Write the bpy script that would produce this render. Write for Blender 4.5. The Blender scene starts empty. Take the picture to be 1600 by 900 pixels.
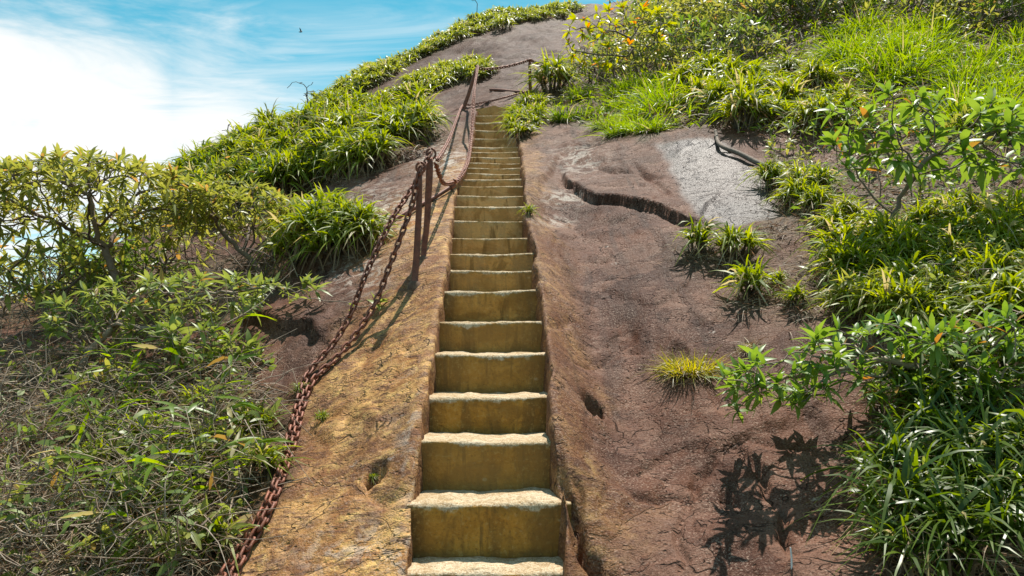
import bpy, math, random
import numpy as np
from mathutils import Vector, Matrix

# ------------------------------------------------------------------ camera, sky, sun, exposure
SC = bpy.context.scene
COL = SC.collection
FPX = 1244.0                       # focal length in pixels of the 1600 x 900 photograph
PITCH = math.radians(4.6)
EYE = np.array([0.0, 0.0, 1.65])   # eye height above the ground the photographer stands on

cam_d = bpy.data.cameras.new("camera")
cam_d.sensor_width = 36.0
cam_d.lens = 36.0 * FPX / 1600.0
cam_d.clip_start = 0.05
cam_d.clip_end = 20000.0
cam = bpy.data.objects.new("camera", cam_d)
cam.location = EYE
cam.rotation_euler = (math.pi / 2 + PITCH, 0, 0)
COL.objects.link(cam)
SC.camera = cam

SUN_EL, SUN_AZ = math.radians(66), math.radians(20)      # azimuth clockwise from +Y
world = bpy.data.worlds.new("World")
SC.world = world
world.use_nodes = True


def build_world():
    nt = world.node_tree
    nt.nodes.clear()
    N, L = nt.nodes.new, nt.links.new
    out = N("ShaderNodeOutputWorld")
    bg = N("ShaderNodeBackground")
    bg.inputs["Strength"].default_value = 0.070
    sky = N("ShaderNodeTexSky")
    sky.sky_type = 'NISHITA'
    sky.sun_disc = False
    sky.sun_elevation = SUN_EL
    sky.sun_rotation = SUN_AZ
    sky.altitude = 900
    sky.air_density = 1.0
    sky.dust_density = 0.4
    sky.ozone_density = 2.0
    tc = N("ShaderNodeTexCoord")
    hsv = N("ShaderNodeHueSaturation")
    hsv.inputs["Hue"].default_value = 0.447
    hsv.inputs["Saturation"].default_value = 1.35
    hsv.inputs["Value"].default_value = 1.45
    L(sky.outputs[0], hsv.inputs["Color"])
    # clouds are laid on a layer high above: direction divided by its height
    sep = N("ShaderNodeSeparateXYZ")
    L(tc.outputs["Generated"], sep.inputs[0])

    def math_n(op, a, b=None, c=None):
        m = N("ShaderNodeMath")
        m.operation = op
        for i, v in enumerate((a, b, c)):
            if v is None:
                continue
            if isinstance(v, (int, float)):
                m.inputs[i].default_value = v
            else:
                L(v, m.inputs[i])
        return m.outputs[0]
    h = math_n('MAXIMUM', math_n('ADD', sep.outputs[2], 0.10), 0.02)
    u = math_n('DIVIDE', sep.outputs[0], h)
    v = math_n('DIVIDE', sep.outputs[1], h)
    comb = N("ShaderNodeCombineXYZ")
    L(u, comb.inputs[0])
    L(v, comb.inputs[1])

    def noise(scale, detail, rough, sx, sy, rot, dist=0.0, off=(0, 0, 0)):
        mp = N("ShaderNodeMapping")
        mp.inputs["Scale"].default_value = (sx, sy, 1)
        mp.inputs["Rotation"].default_value = (0, 0, rot)
        mp.inputs["Location"].default_value = off
        L(comb.outputs[0], mp.inputs[0])
        n = N("ShaderNodeTexNoise")
        n.inputs["Scale"].default_value = scale
        n.inputs["Detail"].default_value = detail
        n.inputs["Roughness"].default_value = rough
        n.inputs["Distortion"].default_value = dist
        L(mp.outputs[0], n.inputs["Vector"])
        return n.outputs["Fac"]

    def ramp(fac, stops):
        r = N("ShaderNodeMapRange")
        r.interpolation_type = 'SMOOTHSTEP'
        r.inputs["From Min"].default_value = stops[0]
        r.inputs["From Max"].default_value = stops[1]
        r.inputs["To Min"].default_value = stops[2]
        r.inputs["To Max"].default_value = stops[3]
        L(fac, r.inputs["Value"])
        return r.outputs[0]
    cirrus = ramp(noise(1.5, 8, 0.60, 0.6, 1.7, -0.75, 1.3, (3.1, 0.4, 0)), (0.42, 0.74, 0.0, 0.62))
    veil = ramp(noise(0.7, 4, 0.5, 1, 1, 0.2, 0.6, (0.3, 5.2, 0)), (0.42, 0.78, 0.0, 0.30))
    # broad bright bank low on the left
    edge = noise(1.5, 8, 0.62, 0.8, 1.6, -0.6, 1.0, (1.7, 2.2, 0))

    def lobe(px, py, r0, r1):
        vm = N("ShaderNodeVectorMath")
        vm.operation = 'DOT_PRODUCT'
        L(tc.outputs["Generated"], vm.inputs[0])
        vm.inputs[1].default_value = Vector(((px - 800) / FPX, math.cos(PITCH) - math.sin(PITCH) * (450 - py) / FPX,
                                             math.sin(PITCH) + math.cos(PITCH) * (450 - py) / FPX)).normalized()
        ang = math_n('ARCCOSINE', vm.outputs["Value"])
        ang = math_n('ADD', ang, math_n('MULTIPLY', math_n('SUBTRACT', edge, 0.5), 0.30))
        return ramp(ang, (r0, r1, 1.0, 0.0))
    bank = math_n('MAXIMUM', math_n('MAXIMUM', lobe(-60, 230, 0.06, 0.21), lobe(140, 225, 0.05, 0.19)), lobe(330, 215, 0.0, 0.16))
    cl = math_n('MAXIMUM', bank, math_n('MINIMUM', math_n('ADD', cirrus, veil), 0.92))
    mix = N("ShaderNodeMixRGB")
    L(cl, mix.inputs["Fac"])
    L(hsv.outputs[0], mix.inputs["Color1"])
    mix.inputs["Color2"].default_value = (10.3, 10.4, 10.3, 1)
    L(mix.outputs[0], bg.inputs["Color"])
    L(bg.outputs[0], out.inputs["Surface"])


build_world()
sun_d = bpy.data.lights.new("sun", 'SUN')
sun_d.energy = 5.0
sun_d.angle = math.radians(0.53)
sun_d.color = (1.0, 0.945, 0.85)
sun = bpy.data.objects.new("sun", sun_d)
sun_dir = Vector((math.cos(SUN_EL) * math.sin(SUN_AZ), math.cos(SUN_EL) * math.cos(SUN_AZ), math.sin(SUN_EL)))
sun.rotation_euler = sun_dir.to_track_quat('Z', 'Y').to_euler()
sun.location = (8, 12, 40)
COL.objects.link(sun)
SC.view_settings.view_transform = 'Standard'
SC.view_settings.look = 'None'
SC.view_settings.exposure = 0.52
SC.view_settings.gamma = 1.0
SC.cycles.max_bounces = 6
SC.cycles.diffuse_bounces = 4
SC.cycles.glossy_bounces = 2
SC.cycles.transmission_bounces = 3
SC.cycles.transparent_max_bounces = 4
SC.cycles.caustics_reflective = False
SC.cycles.caustics_refractive = False
SC.cycles.use_denoising = True

rng = np.random.default_rng(7)
random.seed(7)


# ------------------------------------------------------------------ small helpers
def ray(px, py):
    """world direction of a pixel of the photograph"""
    a = (np.asarray(px, float) - 800.0) / FPX
    b = (450.0 - np.asarray(py, float)) / FPX
    cp, sp = math.cos(PITCH), math.sin(PITCH)
    return np.stack([a, cp - sp * b, sp + cp * b], -1)


def at_y(px, py, y):
    d = ray(px, py)
    return EYE + d * (np.asarray(y, float) / d[..., 1])[..., None]


def at_depth(px, py, d):
    return EYE + ray(px, py) * np.asarray(d, float)[..., None]


def smooth(a, b, x):
    t = np.clip((x - a) / (b - a), 0, 1)
    return t * t * (3 - 2 * t)


def _hash(ix, iy, seed):
    h = (ix.astype(np.int64) * 374761393 + iy.astype(np.int64) * 668265263 + seed * 974711) & 0xFFFFFFFF
    h = ((h ^ (h >> 13)) * 1274126177) & 0xFFFFFFFF
    h = (h ^ (h >> 16)) & 0xFFFFFFFF
    return h / 4294967295.0


def vnoise(x, y, seed=0):
    ix, iy = np.floor(x), np.floor(y)
    fx, fy = x - ix, y - iy
    ix, iy = ix.astype(np.int64), iy.astype(np.int64)
    ux, uy = fx * fx * fx * (fx * (fx * 6 - 15) + 10), fy * fy * fy * (fy * (fy * 6 - 15) + 10)

    def g(i, j):
        a = _hash(ix + i, iy + j, seed) * 2 * math.pi
        return np.cos(a) * (fx - i) + np.sin(a) * (fy - j)
    return ((g(0, 0) * (1 - ux) + g(1, 0) * ux) * (1 - uy) + (g(0, 1) * (1 - ux) + g(1, 1) * ux) * uy) * 1.5


def fbm(x, y, oct=4, seed=0, gain=0.5):
    s, a, f = 0, 1.0, 1.0
    for k in range(oct):
        s = s + a * vnoise(x * f + 17.3 * k, y * f - 9.1 * k, seed + k)
        a *= gain
        f *= 2.03
    return s


def make_mesh(name, verts, quads, mat=None, smooth_shade=True, attrs=None):
    verts = np.ascontiguousarray(verts, dtype=np.float32)
    quads = np.ascontiguousarray(quads, dtype=np.int32)
    k = quads.shape[1]
    me = bpy.data.meshes.new(name)
    me.vertices.add(len(verts))
    me.vertices.foreach_set("co", verts.ravel())
    me.loops.add(quads.size)
    me.loops.foreach_set("vertex_index", quads.ravel())
    me.polygons.add(len(quads))
    me.polygons.foreach_set("loop_start", np.arange(len(quads), dtype=np.int32) * k)
    me.polygons.foreach_set("loop_total", np.full(len(quads), k, dtype=np.int32))
    if smooth_shade:
        me.polygons.foreach_set("use_smooth", np.ones(len(quads), dtype=bool))
    for an, av in (attrs or {}).items():
        a = me.attributes.new(an, 'FLOAT', 'POINT')
        a.data.foreach_set("value", np.ascontiguousarray(av, dtype=np.float32))
    me.update(calc_edges=True)
    if mat:
        me.materials.append(mat)
    return me


def link(name, data, parent=None, kind=None, label=None, cat=None, group=None, loc=None, mat_local=None):
    o = bpy.data.objects.new(name, data)
    COL.objects.link(o)
    if parent is not None:
        o.parent = parent
    if mat_local is not None:
        o.matrix_basis = mat_local
    elif loc is not None:
        o.location = loc
    if kind:
        o["kind"] = kind
    if label:
        o["label"] = label
    if cat:
        o["category"] = cat
    if group:
        o["group"] = group
    return o


def thing(name, label, cat, loc=(0, 0, 0), group=None):
    o = link(name, None, label=label, cat=cat, group=group, loc=loc)
    o.empty_display_size = 0.1
    return o


class Acc:
    """collects quads with per-vertex variation values"""

    def __init__(self):
        self.v, self.q, self.a, self.b, self.n = [], [], [], [], 0

    def add(self, v, q, a, b):
        self.v.append(v)
        self.q.append(q + self.n)
        self.a.append(a)
        self.b.append(b)
        self.n += len(v)

    def mesh(self, name, mat, origin=(0, 0, 0)):
        v = np.concatenate(self.v) - np.asarray(origin)
        return make_mesh(name, v, np.concatenate(self.q), mat,
                         attrs={"var": np.concatenate(self.a), "along": np.concatenate(self.b)})


def unit(v):
    return v / np.maximum(np.linalg.norm(v, axis=-1, keepdims=True), 1e-9)


def blades(acc, base, direc, length, width, droop, nseg=4, shape='strap', fold=0.0, roll=0.35, r=None, var=None):
    """curved leaves: strips of quads (two rows when folded along the midrib)"""
    r = r or rng
    n = len(base)
    length = np.broadcast_to(length, n)
    width = np.broadcast_to(width, n)
    droop = np.broadcast_to(droop, n)
    t = np.linspace(0, 1, nseg + 1)
    direc = unit(direc)
    P = base[:, None, :] + direc[:, None, :] * (length[:, None] * t)[..., None]
    hd = direc.copy()
    hd[:, 2] = 0
    hd = unit(hd + 1e-4)
    bend = (droop * length)[:, None] * t ** 2
    P[..., 2] -= bend
    P += hd[:, None, :] * (0.25 * bend)[..., None]
    tan = np.gradient(P, axis=1)
    tan = unit(tan)
    up = np.array([0, 0, 1.0])
    side = unit(np.cross(tan, up) + 1e-4)
    nor = np.cross(side, tan)
    ang = (r.normal(0, roll, n))[:, None, None]
    side = side * np.cos(ang) + nor * np.sin(ang)
    nor = np.cross(side, tan)
    if shape == 'strap':
        w = np.minimum(1, 0.45 + 3 * t) * np.clip(1.04 - t ** 2.2, 0.03, 1)
    elif shape == 'lance':
        w = np.sin(math.pi * np.clip(t, 0.03, 0.985) ** 0.8) ** 0.9 + 0.02
    else:
        w = np.clip(1.03 - t, 0.05, 1)
    hw = (0.5 * width[:, None] * w[None, :])[..., None]
    a = r.random(n) if var is None else np.broadcast_to(var, n)
    if fold:
        V = np.stack([P + side * hw + nor * hw * fold, P, P - side * hw + nor * hw * fold], 2)
        k = 3
    else:
        V = np.stack([P + side * hw, P - side * hw], 2)
        k = 2
    m = (nseg + 1) * k
    i0 = (np.arange(n) * m)[:, None, None]
    s = np.arange(nseg)[None, :, None] * k
    c = np.arange(k - 1)[None, None, :]
    b0 = i0 + s + c
    Q = np.stack([b0, b0 + 1, b0 + k + 1, b0 + k], -1).reshape(-1, 4)
    acc.add(V.reshape(-1, 3), Q, np.repeat(a, m), np.tile(np.repeat(t, k), n))


def tube(acc, pts, rad, sides=5, var=0.5):
    pts = np.asarray(pts, float)
    n = len(pts)
    rad = np.broadcast_to(rad, n)
    tan = unit(np.gradient(pts, axis=0))
    ref = np.array([0.31, 0.17, 0.93]) if abs(tan[0, 2]) < 0.85 else np.array([1.0, 0.1, 0.05])
    s = unit(np.cross(tan, ref))
    b = np.cross(tan, s)
    a = np.linspace(0, 2 * math.pi, sides, endpoint=False)
    V = pts[:, None, :] + rad[:, None, None] * (np.cos(a)[None, :, None] * s[:, None, :] + np.sin(a)[None, :, None] * b[:, None, :])
    i = np.arange(n - 1)[:, None] * sides
    j = np.arange(sides)[None, :]
    jn = (j + 1) % sides
    Q = np.stack([i + j, i + jn, i + sides + jn, i + sides + j], -1).reshape(-1, 4)
    acc.add(V.reshape(-1, 3), Q, np.full(n * sides, var), np.repeat(np.linspace(0, 1, n), sides))
    for e, base in ((0, 0), (1, (n - 1) * sides)):           # flat ends
        if sides == 4:
            acc.add(V[0 if e == 0 else -1], np.array([[0, 1, 2, 3]]), np.full(4, var), np.full(4, float(e)))
        else:
            ring = V[0 if e == 0 else -1]
            c = np.concatenate([ring, ring.mean(0, keepdims=True)])
            q = [[k, (k + 1) % sides, sides, sides] for k in range(sides)]
            q = [[k, (k + 1) % sides, (k + 2) % sides, sides] for k in range(0, sides - 1, 2)]
            acc.add(c, np.array(q), np.full(len(c), var), np.full(len(c), float(e)))


def in_poly(n, poly, r=None):
    r = r or rng
    poly = np.asarray(poly, float)
    lo, hi = poly.min(0), poly.max(0)
    out = []
    while len(out) < n:
        p = lo + (hi - lo) * r.random(2)
        c = False
        j = len(poly) - 1
        for i in range(len(poly)):
            a, b = poly[i], poly[j]
            if (a[1] > p[1]) != (b[1] > p[1]) and p[0] < (b[0] - a[0]) * (p[1] - a[1]) / (b[1] - a[1]) + a[0]:
                c = not c
            j = i
        if c:
            out.append(p)
    return np.array(out)


# ------------------------------------------------------------------ materials
def nodes_of(name):
    m = bpy.data.materials.new(name)
    m.use_nodes = True
    nt = m.node_tree
    nt.nodes.clear()
    return m, nt


class NB:
    """node builder shorthand"""

    def __init__(self, nt):
        self.nt = nt

    def n(self, t, **kw):
        nd = self.nt.nodes.new(t)
        for k, v in kw.items():
            setattr(nd, k, v)
        return nd

    def l(self, a, b):
        self.nt.links.new(a, b)

    def put(self, sock, v):
        if isinstance(v, bpy.types.NodeSocket):
            self.l(v, sock)
        else:
            sock.default_value = v

    def math(self, op, a, b=0.0, clamp=False):
        m = self.n("ShaderNodeMath", operation=op, use_clamp=clamp)
        self.put(m.inputs[0], a)
        self.put(m.inputs[1], b)
        return m.outputs[0]

    def mix(self, f, a, b, mode='MIX'):
        m = self.n("ShaderNodeMixRGB", blend_type=mode)
        self.put(m.inputs[0], f)
        self.put(m.inputs[1], a if not isinstance(a, tuple) else (*a, 1))
        self.put(m.inputs[2], b if not isinstance(b, tuple) else (*b, 1))
        return m.outputs[0]

    def noise(self, vec, scale, detail=4, rough=0.55, dist=0.0, out="Fac"):
        t = self.n("ShaderNodeTexNoise")
        self.l(vec, t.inputs["Vector"])
        t.inputs["Scale"].default_value = scale
        t.inputs["Detail"].default_value = detail
        t.inputs["Roughness"].default_value = rough
        t.inputs["Distortion"].default_value = dist
        return t.outputs[out]

    def voro(self, vec, scale, feature='F1', rand=1.0):
        t = self.n("ShaderNodeTexVoronoi", feature=feature)
        self.l(vec, t.inputs["Vector"])
        t.inputs["Scale"].default_value = scale
        t.inputs["Randomness"].default_value = rand
        return t.outputs["Distance"]

    def rng(self, v, a, b, c=0.0, d=1.0):
        m = self.n("ShaderNodeMapRange", interpolation_type='SMOOTHSTEP')
        self.put(m.inputs["Value"], v)
        m.inputs["From Min"].default_value = a
        m.inputs["From Max"].default_value = b
        m.inputs["To Min"].default_value = c
        m.inputs["To Max"].default_value = d
        return m.outputs[0]

    def attr(self, name):
        return self.n("ShaderNodeAttribute", attribute_name=name).outputs["Fac"]

    def mapping(self, vec, scale=(1, 1, 1), rot=(0, 0, 0)):
        m = self.n("ShaderNodeMapping")
        self.l(vec, m.inputs[0])
        m.inputs["Scale"].default_value = scale
        m.inputs["Rotation"].default_value = rot
        return m.outputs[0]


def rock_material():
    m, nt = nodes_of("weathered_gneiss")
    b = NB(nt)
    pos = b.n("ShaderNodeNewGeometry").outputs["Position"]
    ochre, wet, soil, pale = b.attr("ochre"), b.attr("wet"), b.attr("soil"), b.attr("pale")
    big = b.noise(pos, 0.9, 3, 0.6, 0.3)
    mid = b.noise(pos, 4.5, 4, 0.65, 0.4)
    strat = b.noise(b.mapping(pos, (3.0, 7.0, 10.0), (0.5, 0.25, 0.5)), 2.2, 4, 0.7, 0.9)
    fine = b.noise(pos, 40, 2, 0.7)
    grain = b.noise(pos, 105, 2, 0.75)
    fiss = b.rng(b.math('ABSOLUTE', b.math('SUBTRACT', b.noise(b.mapping(pos, (1, 1.6, 1.6), (0, 0, 0.5)), 2.6, 3, 0.6, 0.7), 0.5)), 0.0, 0.012, 1.0, 0.0)
    fiss = b.math('MULTIPLY', fiss, b.rng(mid, 0.46, 0.56), True)
    # weathered brown violet skin
    c = b.mix(b.rng(big, 0.32, 0.68), (0.058, 0.022, 0.013), (0.140, 0.060, 0.036))
    c = b.mix(b.rng(mid, 0.42, 0.72, 0, 0.5), c, (0.190, 0.098, 0.070))
    c = b.mix(b.rng(strat, 0.50, 0.72, 0, 0.6), c, (0.045, 0.023, 0.017))
    rusty = b.rng(b.noise(pos, 1.7, 3, 0.6, 0.8), 0.54, 0.74, 0, 0.55)
    c = b.mix(rusty, c, (0.130, 0.042, 0.016))
    flake = b.rng(b.noise(pos, 1.9, 5, 0.62, 0.5), 0.525, 0.540)
    c = b.mix(b.math('MULTIPLY', flake, 0.42), c, (0.215, 0.115, 0.078))
    run = b.rng(b.noise(b.mapping(pos, (4.2, 0.55, 0.55), (0, 0, 0.12)), 1.0, 4, 0.6, 0.4), 0.53, 0.66, 0, 0.55)
    c = b.mix(run, c, (0.036, 0.017, 0.012))
    # golden, freshly worn stone along the left of the steps
    oc = b.mix(b.rng(mid, 0.36, 0.64), (0.34, 0.145, 0.045), (0.66, 0.37, 0.13))
    oc = b.mix(b.rng(b.noise(pos, 9, 4, 0.75, 0.8), 0.52, 0.68, 0, 0.85), oc, (0.80, 0.50, 0.16))
    oc = b.mix(b.rng(strat, 0.48, 0.66, 0, 0.75), oc, (0.20, 0.085, 0.04))
    of = b.math('MULTIPLY', ochre, b.rng(b.math('ADD', b.math('MULTIPLY', big, 0.55), b.math('MULTIPLY', strat, 0.55)), 0.40, 0.66, 1.0, 0.30), True)
    c = b.mix(of, c, oc)
    # pale crust and lichen spots
    pf = b.math('MULTIPLY', pale, b.rng(b.noise(pos, 7, 4, 0.7, 1.0), 0.46, 0.60), True)
    c = b.mix(pf, c, (0.62, 0.54, 0.46))
    spot = b.rng(b.voro(pos, 3.1), 0.10, 0.03, 0, 0.7)
    c = b.mix(b.math('MULTIPLY', spot, b.rng(fine, 0.45, 0.6)), c, (0.48, 0.42, 0.37))
    # crystals
    c = b.mix(b.math('MULTIPLY', b.rng(grain, 0.54, 0.68, 0, 0.62), b.rng(b.noise(pos, 3.3, 3, 0.65, 0.6), 0.36, 0.66, 0.12, 1.0)), c, (0.44, 0.31, 0.23))
    c = b.mix(b.rng(grain, 0.46, 0.30, 0, 0.75), c, (0.030, 0.016, 0.012))
    c = b.mix(b.rng(fine, 0.58, 0.75, 0, 0.35), c, (0.27, 0.17, 0.12))
    c = b.mix(b.math('MULTIPLY', fiss, 0.7), c, (0.022, 0.012, 0.009))
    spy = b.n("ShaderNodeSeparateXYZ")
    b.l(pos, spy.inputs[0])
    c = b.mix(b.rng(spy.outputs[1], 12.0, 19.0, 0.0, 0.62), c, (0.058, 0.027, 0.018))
    # thin soil and litter under the plants
    sc = b.mix(b.rng(b.noise(pos, 26, 3, 0.7), 0.35, 0.65), (0.050, 0.032, 0.020), (0.16, 0.105, 0.062))
    sf = b.math('MULTIPLY', soil, b.rng(b.noise(pos, 6, 3, 0.65), 0.30, 0.55, 0.15, 1.0), True)
    c = b.mix(sf, c, sc)
    c = b.mix(b.math('MULTIPLY', wet, 0.7), c, (0.055, 0.050, 0.052))
    p = b.n("ShaderNodeBsdfPrincipled")
    b.l(c, p.inputs["Base Color"])
    dry = b.rng(grain, 0.35, 0.65, 0.80, 0.55)
    mixr = b.n("ShaderNodeMix", data_type='FLOAT')
    b.l(wet, mixr.inputs["Factor"])
    b.l(dry, mixr.inputs["A"])
    mixr.inputs["B"].default_value = 0.40
    b.l(mixr.outputs["Result"], p.inputs["Roughness"])
    b.l(b.math('ADD', 0.10, b.math('MULTIPLY', wet, 0.02)), p.inputs["Specular IOR Level"])
    hgt = b.math('ADD', b.math('MULTIPLY', strat, 0.006), b.math('ADD', b.math('MULTIPLY', fine, 0.0075), b.math('MULTIPLY', grain, 0.0048)))
    hgt = b.math('ADD', hgt, b.math('MULTIPLY', mid, 0.010))
    hgt = b.math('ADD', hgt, b.math('MULTIPLY', fiss, -0.010))
    hgt = b.math('ADD', hgt, b.math('MULTIPLY', flake, -0.006))
    pit = b.rng(b.voro(pos, 17), 0.02, 0.22, -0.008, 0.0)
    hgt = b.math('ADD', hgt, pit)
    hgt = b.math('MULTIPLY', hgt, b.rng(wet, 0.0, 1.0, 1.0, 0.8))
    bp = b.n("ShaderNodeBump")
    bp.inputs["Strength"].default_value = 1.0
    bp.inputs["Distance"].default_value = 1.0
    b.l(hgt, bp.inputs["Height"])
    b.l(bp.outputs[0], p.inputs["Normal"])
    o = b.n("ShaderNodeOutputMaterial")
    b.l(p.outputs[0], o.inputs[0])
    return m


def step_material():
    m, nt = nodes_of("carved_step_stone")
    b = NB(nt)
    pos = b.n("ShaderNodeNewGeometry").outputs["Position"]
    wear, side = b.attr("var"), b.attr("along")
    mid = b.noise(pos, 5, 6, 0.65, 0.5)
    fine = b.noise(pos, 45, 4, 0.7)
    grain = b.noise(pos, 150, 3, 0.7)
    streak = b.noise(b.mapping(pos, (14, 14, 1.6)), 1.0, 5, 0.6, 0.4)
    alg_shade = b.mix(b.rng(mid, 0.32, 0.68), (0.40, 0.178, 0.016), (0.66, 0.325, 0.050))
    alg_shade = b.mix(b.rng(streak, 0.48, 0.64, 0, 0.75), alg_shade, (0.17, 0.085, 0.020))
    alg_shade = b.mix(b.rng(b.noise(pos, 2.3, 5, 0.6), 0.55, 0.72, 0, 0.6), alg_shade, (0.42, 0.19, 0.03))
    alg_shade = b.mix(b.math('MULTIPLY', side, b.rng(b.noise(pos, 7, 5, 0.7), 0.32, 0.6, 0.25, 0.95), True), alg_shade, (0.060, 0.042, 0.022))  # step ends and riser foot darkened: trench wall shade put into the colour
    alg_shade = b.mix(b.rng(fine, 0.53, 0.66, 0, 0.55), alg_shade, (0.62, 0.40, 0.13))
    alg_shade = b.mix(b.rng(fine, 0.47, 0.35, 0, 0.6), alg_shade, (0.13, 0.065, 0.014))
    sepp = b.n("ShaderNodeSeparateXYZ")
    b.l(pos, sepp.inputs[0])
    alg_shade = b.mix(b.rng(sepp.outputs[1], 4.2, 8.5, 0.0, 0.8), alg_shade, (0.64, 0.42, 0.20))
    blot = b.noise(pos, 3.4, 4, 0.68, 0.8)
    alg_shade = b.mix(b.rng(blot, 0.47, 0.60, 0, 0.62), alg_shade, (0.20, 0.098, 0.022))
    alg_shade = b.mix(b.rng(b.noise(b.mapping(pos, (9, 9, 1.1)), 1.0, 4, 0.65, 0.5), 0.56, 0.66, 0, 0.7), alg_shade, (0.085, 0.048, 0.016))
    oi = b.n("ShaderNodeObjectInfo").outputs["Random"]
    alg_shade = b.mix(b.math('MULTIPLY', oi, 0.55), alg_shade, (0.42, 0.23, 0.075))
    chip = b.rng(b.voro(b.mapping(pos, (1, 1, 1.5)), 9), 0.16, 0.08)
    alg_shade = b.mix(b.math('MULTIPLY', chip, b.rng(mid, 0.5, 0.62, 0, 0.6)), alg_shade, (0.60, 0.44, 0.24))
    top = b.mix(b.rng(mid, 0.35, 0.65), (0.46, 0.32, 0.17), (0.66, 0.52, 0.35))
    top = b.mix(b.rng(fine, 0.55, 0.40, 0, 0.6), top, (0.26, 0.15, 0.06))
    top = b.mix(b.rng(grain, 0.52, 0.66, 0, 0.7), top, (0.78, 0.68, 0.52))
    top = b.mix(b.rng(grain, 0.46, 0.34, 0, 0.75), top, (0.20, 0.115, 0.05))
    wf = b.rng(b.math('ADD', wear, b.math('MULTIPLY', b.math('SUBTRACT', fine, 0.5), 0.7)), 0.35, 0.62)
    c = b.mix(wf, alg_shade, top)
    p = b.n("ShaderNodeBsdfPrincipled")
    b.l(c, p.inputs["Base Color"])
    p.inputs["Roughness"].default_value = 0.8
    p.inputs["Specular IOR Level"].default_value = 0.12
    hgt = b.math('ADD', b.math('MULTIPLY', fine, 0.016), b.math('ADD', b.math('MULTIPLY', grain, 0.006), b.math('MULTIPLY', mid, 0.02)))
    bp = b.n("ShaderNodeBump")
    bp.inputs["Strength"].default_value = 0.8
    bp.inputs["Distance"].default_value = 1.0
    b.l(hgt, bp.inputs["Height"])
    b.l(bp.outputs[0], p.inputs["Normal"])
    o = b.n("ShaderNodeOutputMaterial")
    b.l(p.outputs[0], o.inputs[0])
    return m


def leaf_material(name, dark, light, dry, tip=None, dry_amount=0.06, trans=0.45, rough=0.38, spec=0.5, sat_tr=1.0):
    m, nt = nodes_of(name)
    b = NB(nt)
    var, along = b.attr("var"), b.attr("along")
    oi = b.n("ShaderNodeObjectInfo").outputs["Random"]
    pos = b.n("ShaderNodeNewGeometry").outputs["Position"]
    f = b.math('ADD', b.math('MULTIPLY', var, 0.7), b.math('MULTIPLY', oi, 0.3))
    c = b.mix(f, dark, light)
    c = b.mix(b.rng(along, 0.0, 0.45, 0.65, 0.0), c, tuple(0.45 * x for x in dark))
    if tip:
        c = b.mix(b.rng(along, 0.55, 1.0, 0.0, 0.55), c, tip)
    c = b.mix(b.rng(var, 1.0 - dry_amount - 0.02, 1.0 - dry_amount, 0.0, 0.85), c, dry)
    c = b.mix(b.rng(b.noise(pos, 60, 3, 0.6), 0.45, 0.7, 0, 0.25), c, light)
    p = b.n("ShaderNodeBsdfPrincipled")
    b.l(c, p.inputs["Base Color"])
    p.inputs["Roughness"].default_value = rough
    p.inputs["Specular IOR Level"].default_value = spec
    t = b.n("ShaderNodeBsdfTranslucent")
    hs = b.n("ShaderNodeHueSaturation")
    b.l(c, hs.inputs["Color"])
    hs.inputs["Hue"].default_value = 0.478
    hs.inputs["Saturation"].default_value = 1.1
    hs.inputs["Value"].default_value = 1.9 * sat_tr
    b.l(hs.outputs[0], t.inputs["Color"])
    mx = b.n("ShaderNodeMixShader")
    mx.inputs[0].default_value = trans
    b.l(p.outputs[0], mx.inputs[1])
    b.l(t.outputs[0], mx.inputs[2])
    o = b.n("ShaderNodeOutputMaterial")
    b.l(mx.outputs[0], o.inputs[0])
    return m


def bark_material(name, ca, cb, rough=0.8):
    m, nt = nodes_of(name)
    b = NB(nt)
    pos = b.n("ShaderNodeNewGeometry").outputs["Position"]
    c = b.mix(b.rng(b.noise(pos, 22, 5, 0.65), 0.3, 0.7), ca, cb)
    c = b.mix(b.rng(b.attr("var"), 0.0, 1.0, 0.0, 0.5), c, tuple(min(1, 1.5 * x) for x in cb))
    p = b.n("ShaderNodeBsdfPrincipled")
    b.l(c, p.inputs["Base Color"])
    p.inputs["Roughness"].default_value = rough
    bp = b.n("ShaderNodeBump")
    bp.inputs["Strength"].default_value = 0.6
    bp.inputs["Distance"].default_value = 0.01
    b.l(b.noise(pos, 70, 4, 0.7), bp.inputs["Height"])
    b.l(bp.outputs[0], p.inputs["Normal"])
    o = b.n("ShaderNodeOutputMaterial")
    b.l(p.outputs[0], o.inputs[0])
    return m


def rust_material():
    m, nt = nodes_of("rusty_iron")
    b = NB(nt)
    pos = b.n("ShaderNodeNewGeometry").outputs["Position"]
    oi = b.n("ShaderNodeObjectInfo").outputs["Random"]
    c = b.mix(b.rng(b.noise(pos, 30, 5, 0.65), 0.3, 0.7), (0.130, 0.036, 0.018), (0.290, 0.085, 0.038))
    c = b.mix(b.rng(b.noise(pos, 120, 3, 0.7), 0.5, 0.72, 0, 0.6), c, (0.30, 0.145, 0.085))
    c = b.mix(b.math('MULTIPLY', oi, 0.35), c, (0.13, 0.070, 0.055))
    p = b.n("ShaderNodeBsdfPrincipled")
    b.l(c, p.inputs["Base Color"])
    p.inputs["Metallic"].default_value = 0.25
    p.inputs["Roughness"].default_value = 0.55
    bp = b.n("ShaderNodeBump")
    bp.inputs["Strength"].default_value = 0.5
    bp.inputs["Distance"].default_value = 0.004
    b.l(b.noise(pos, 160, 4, 0.7), bp.inputs["Height"])
    b.l(bp.outputs[0], p.inputs["Normal"])
    o = b.n("ShaderNodeOutputMaterial")
    b.l(p.outputs[0], o.inputs[0])
    return m


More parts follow.
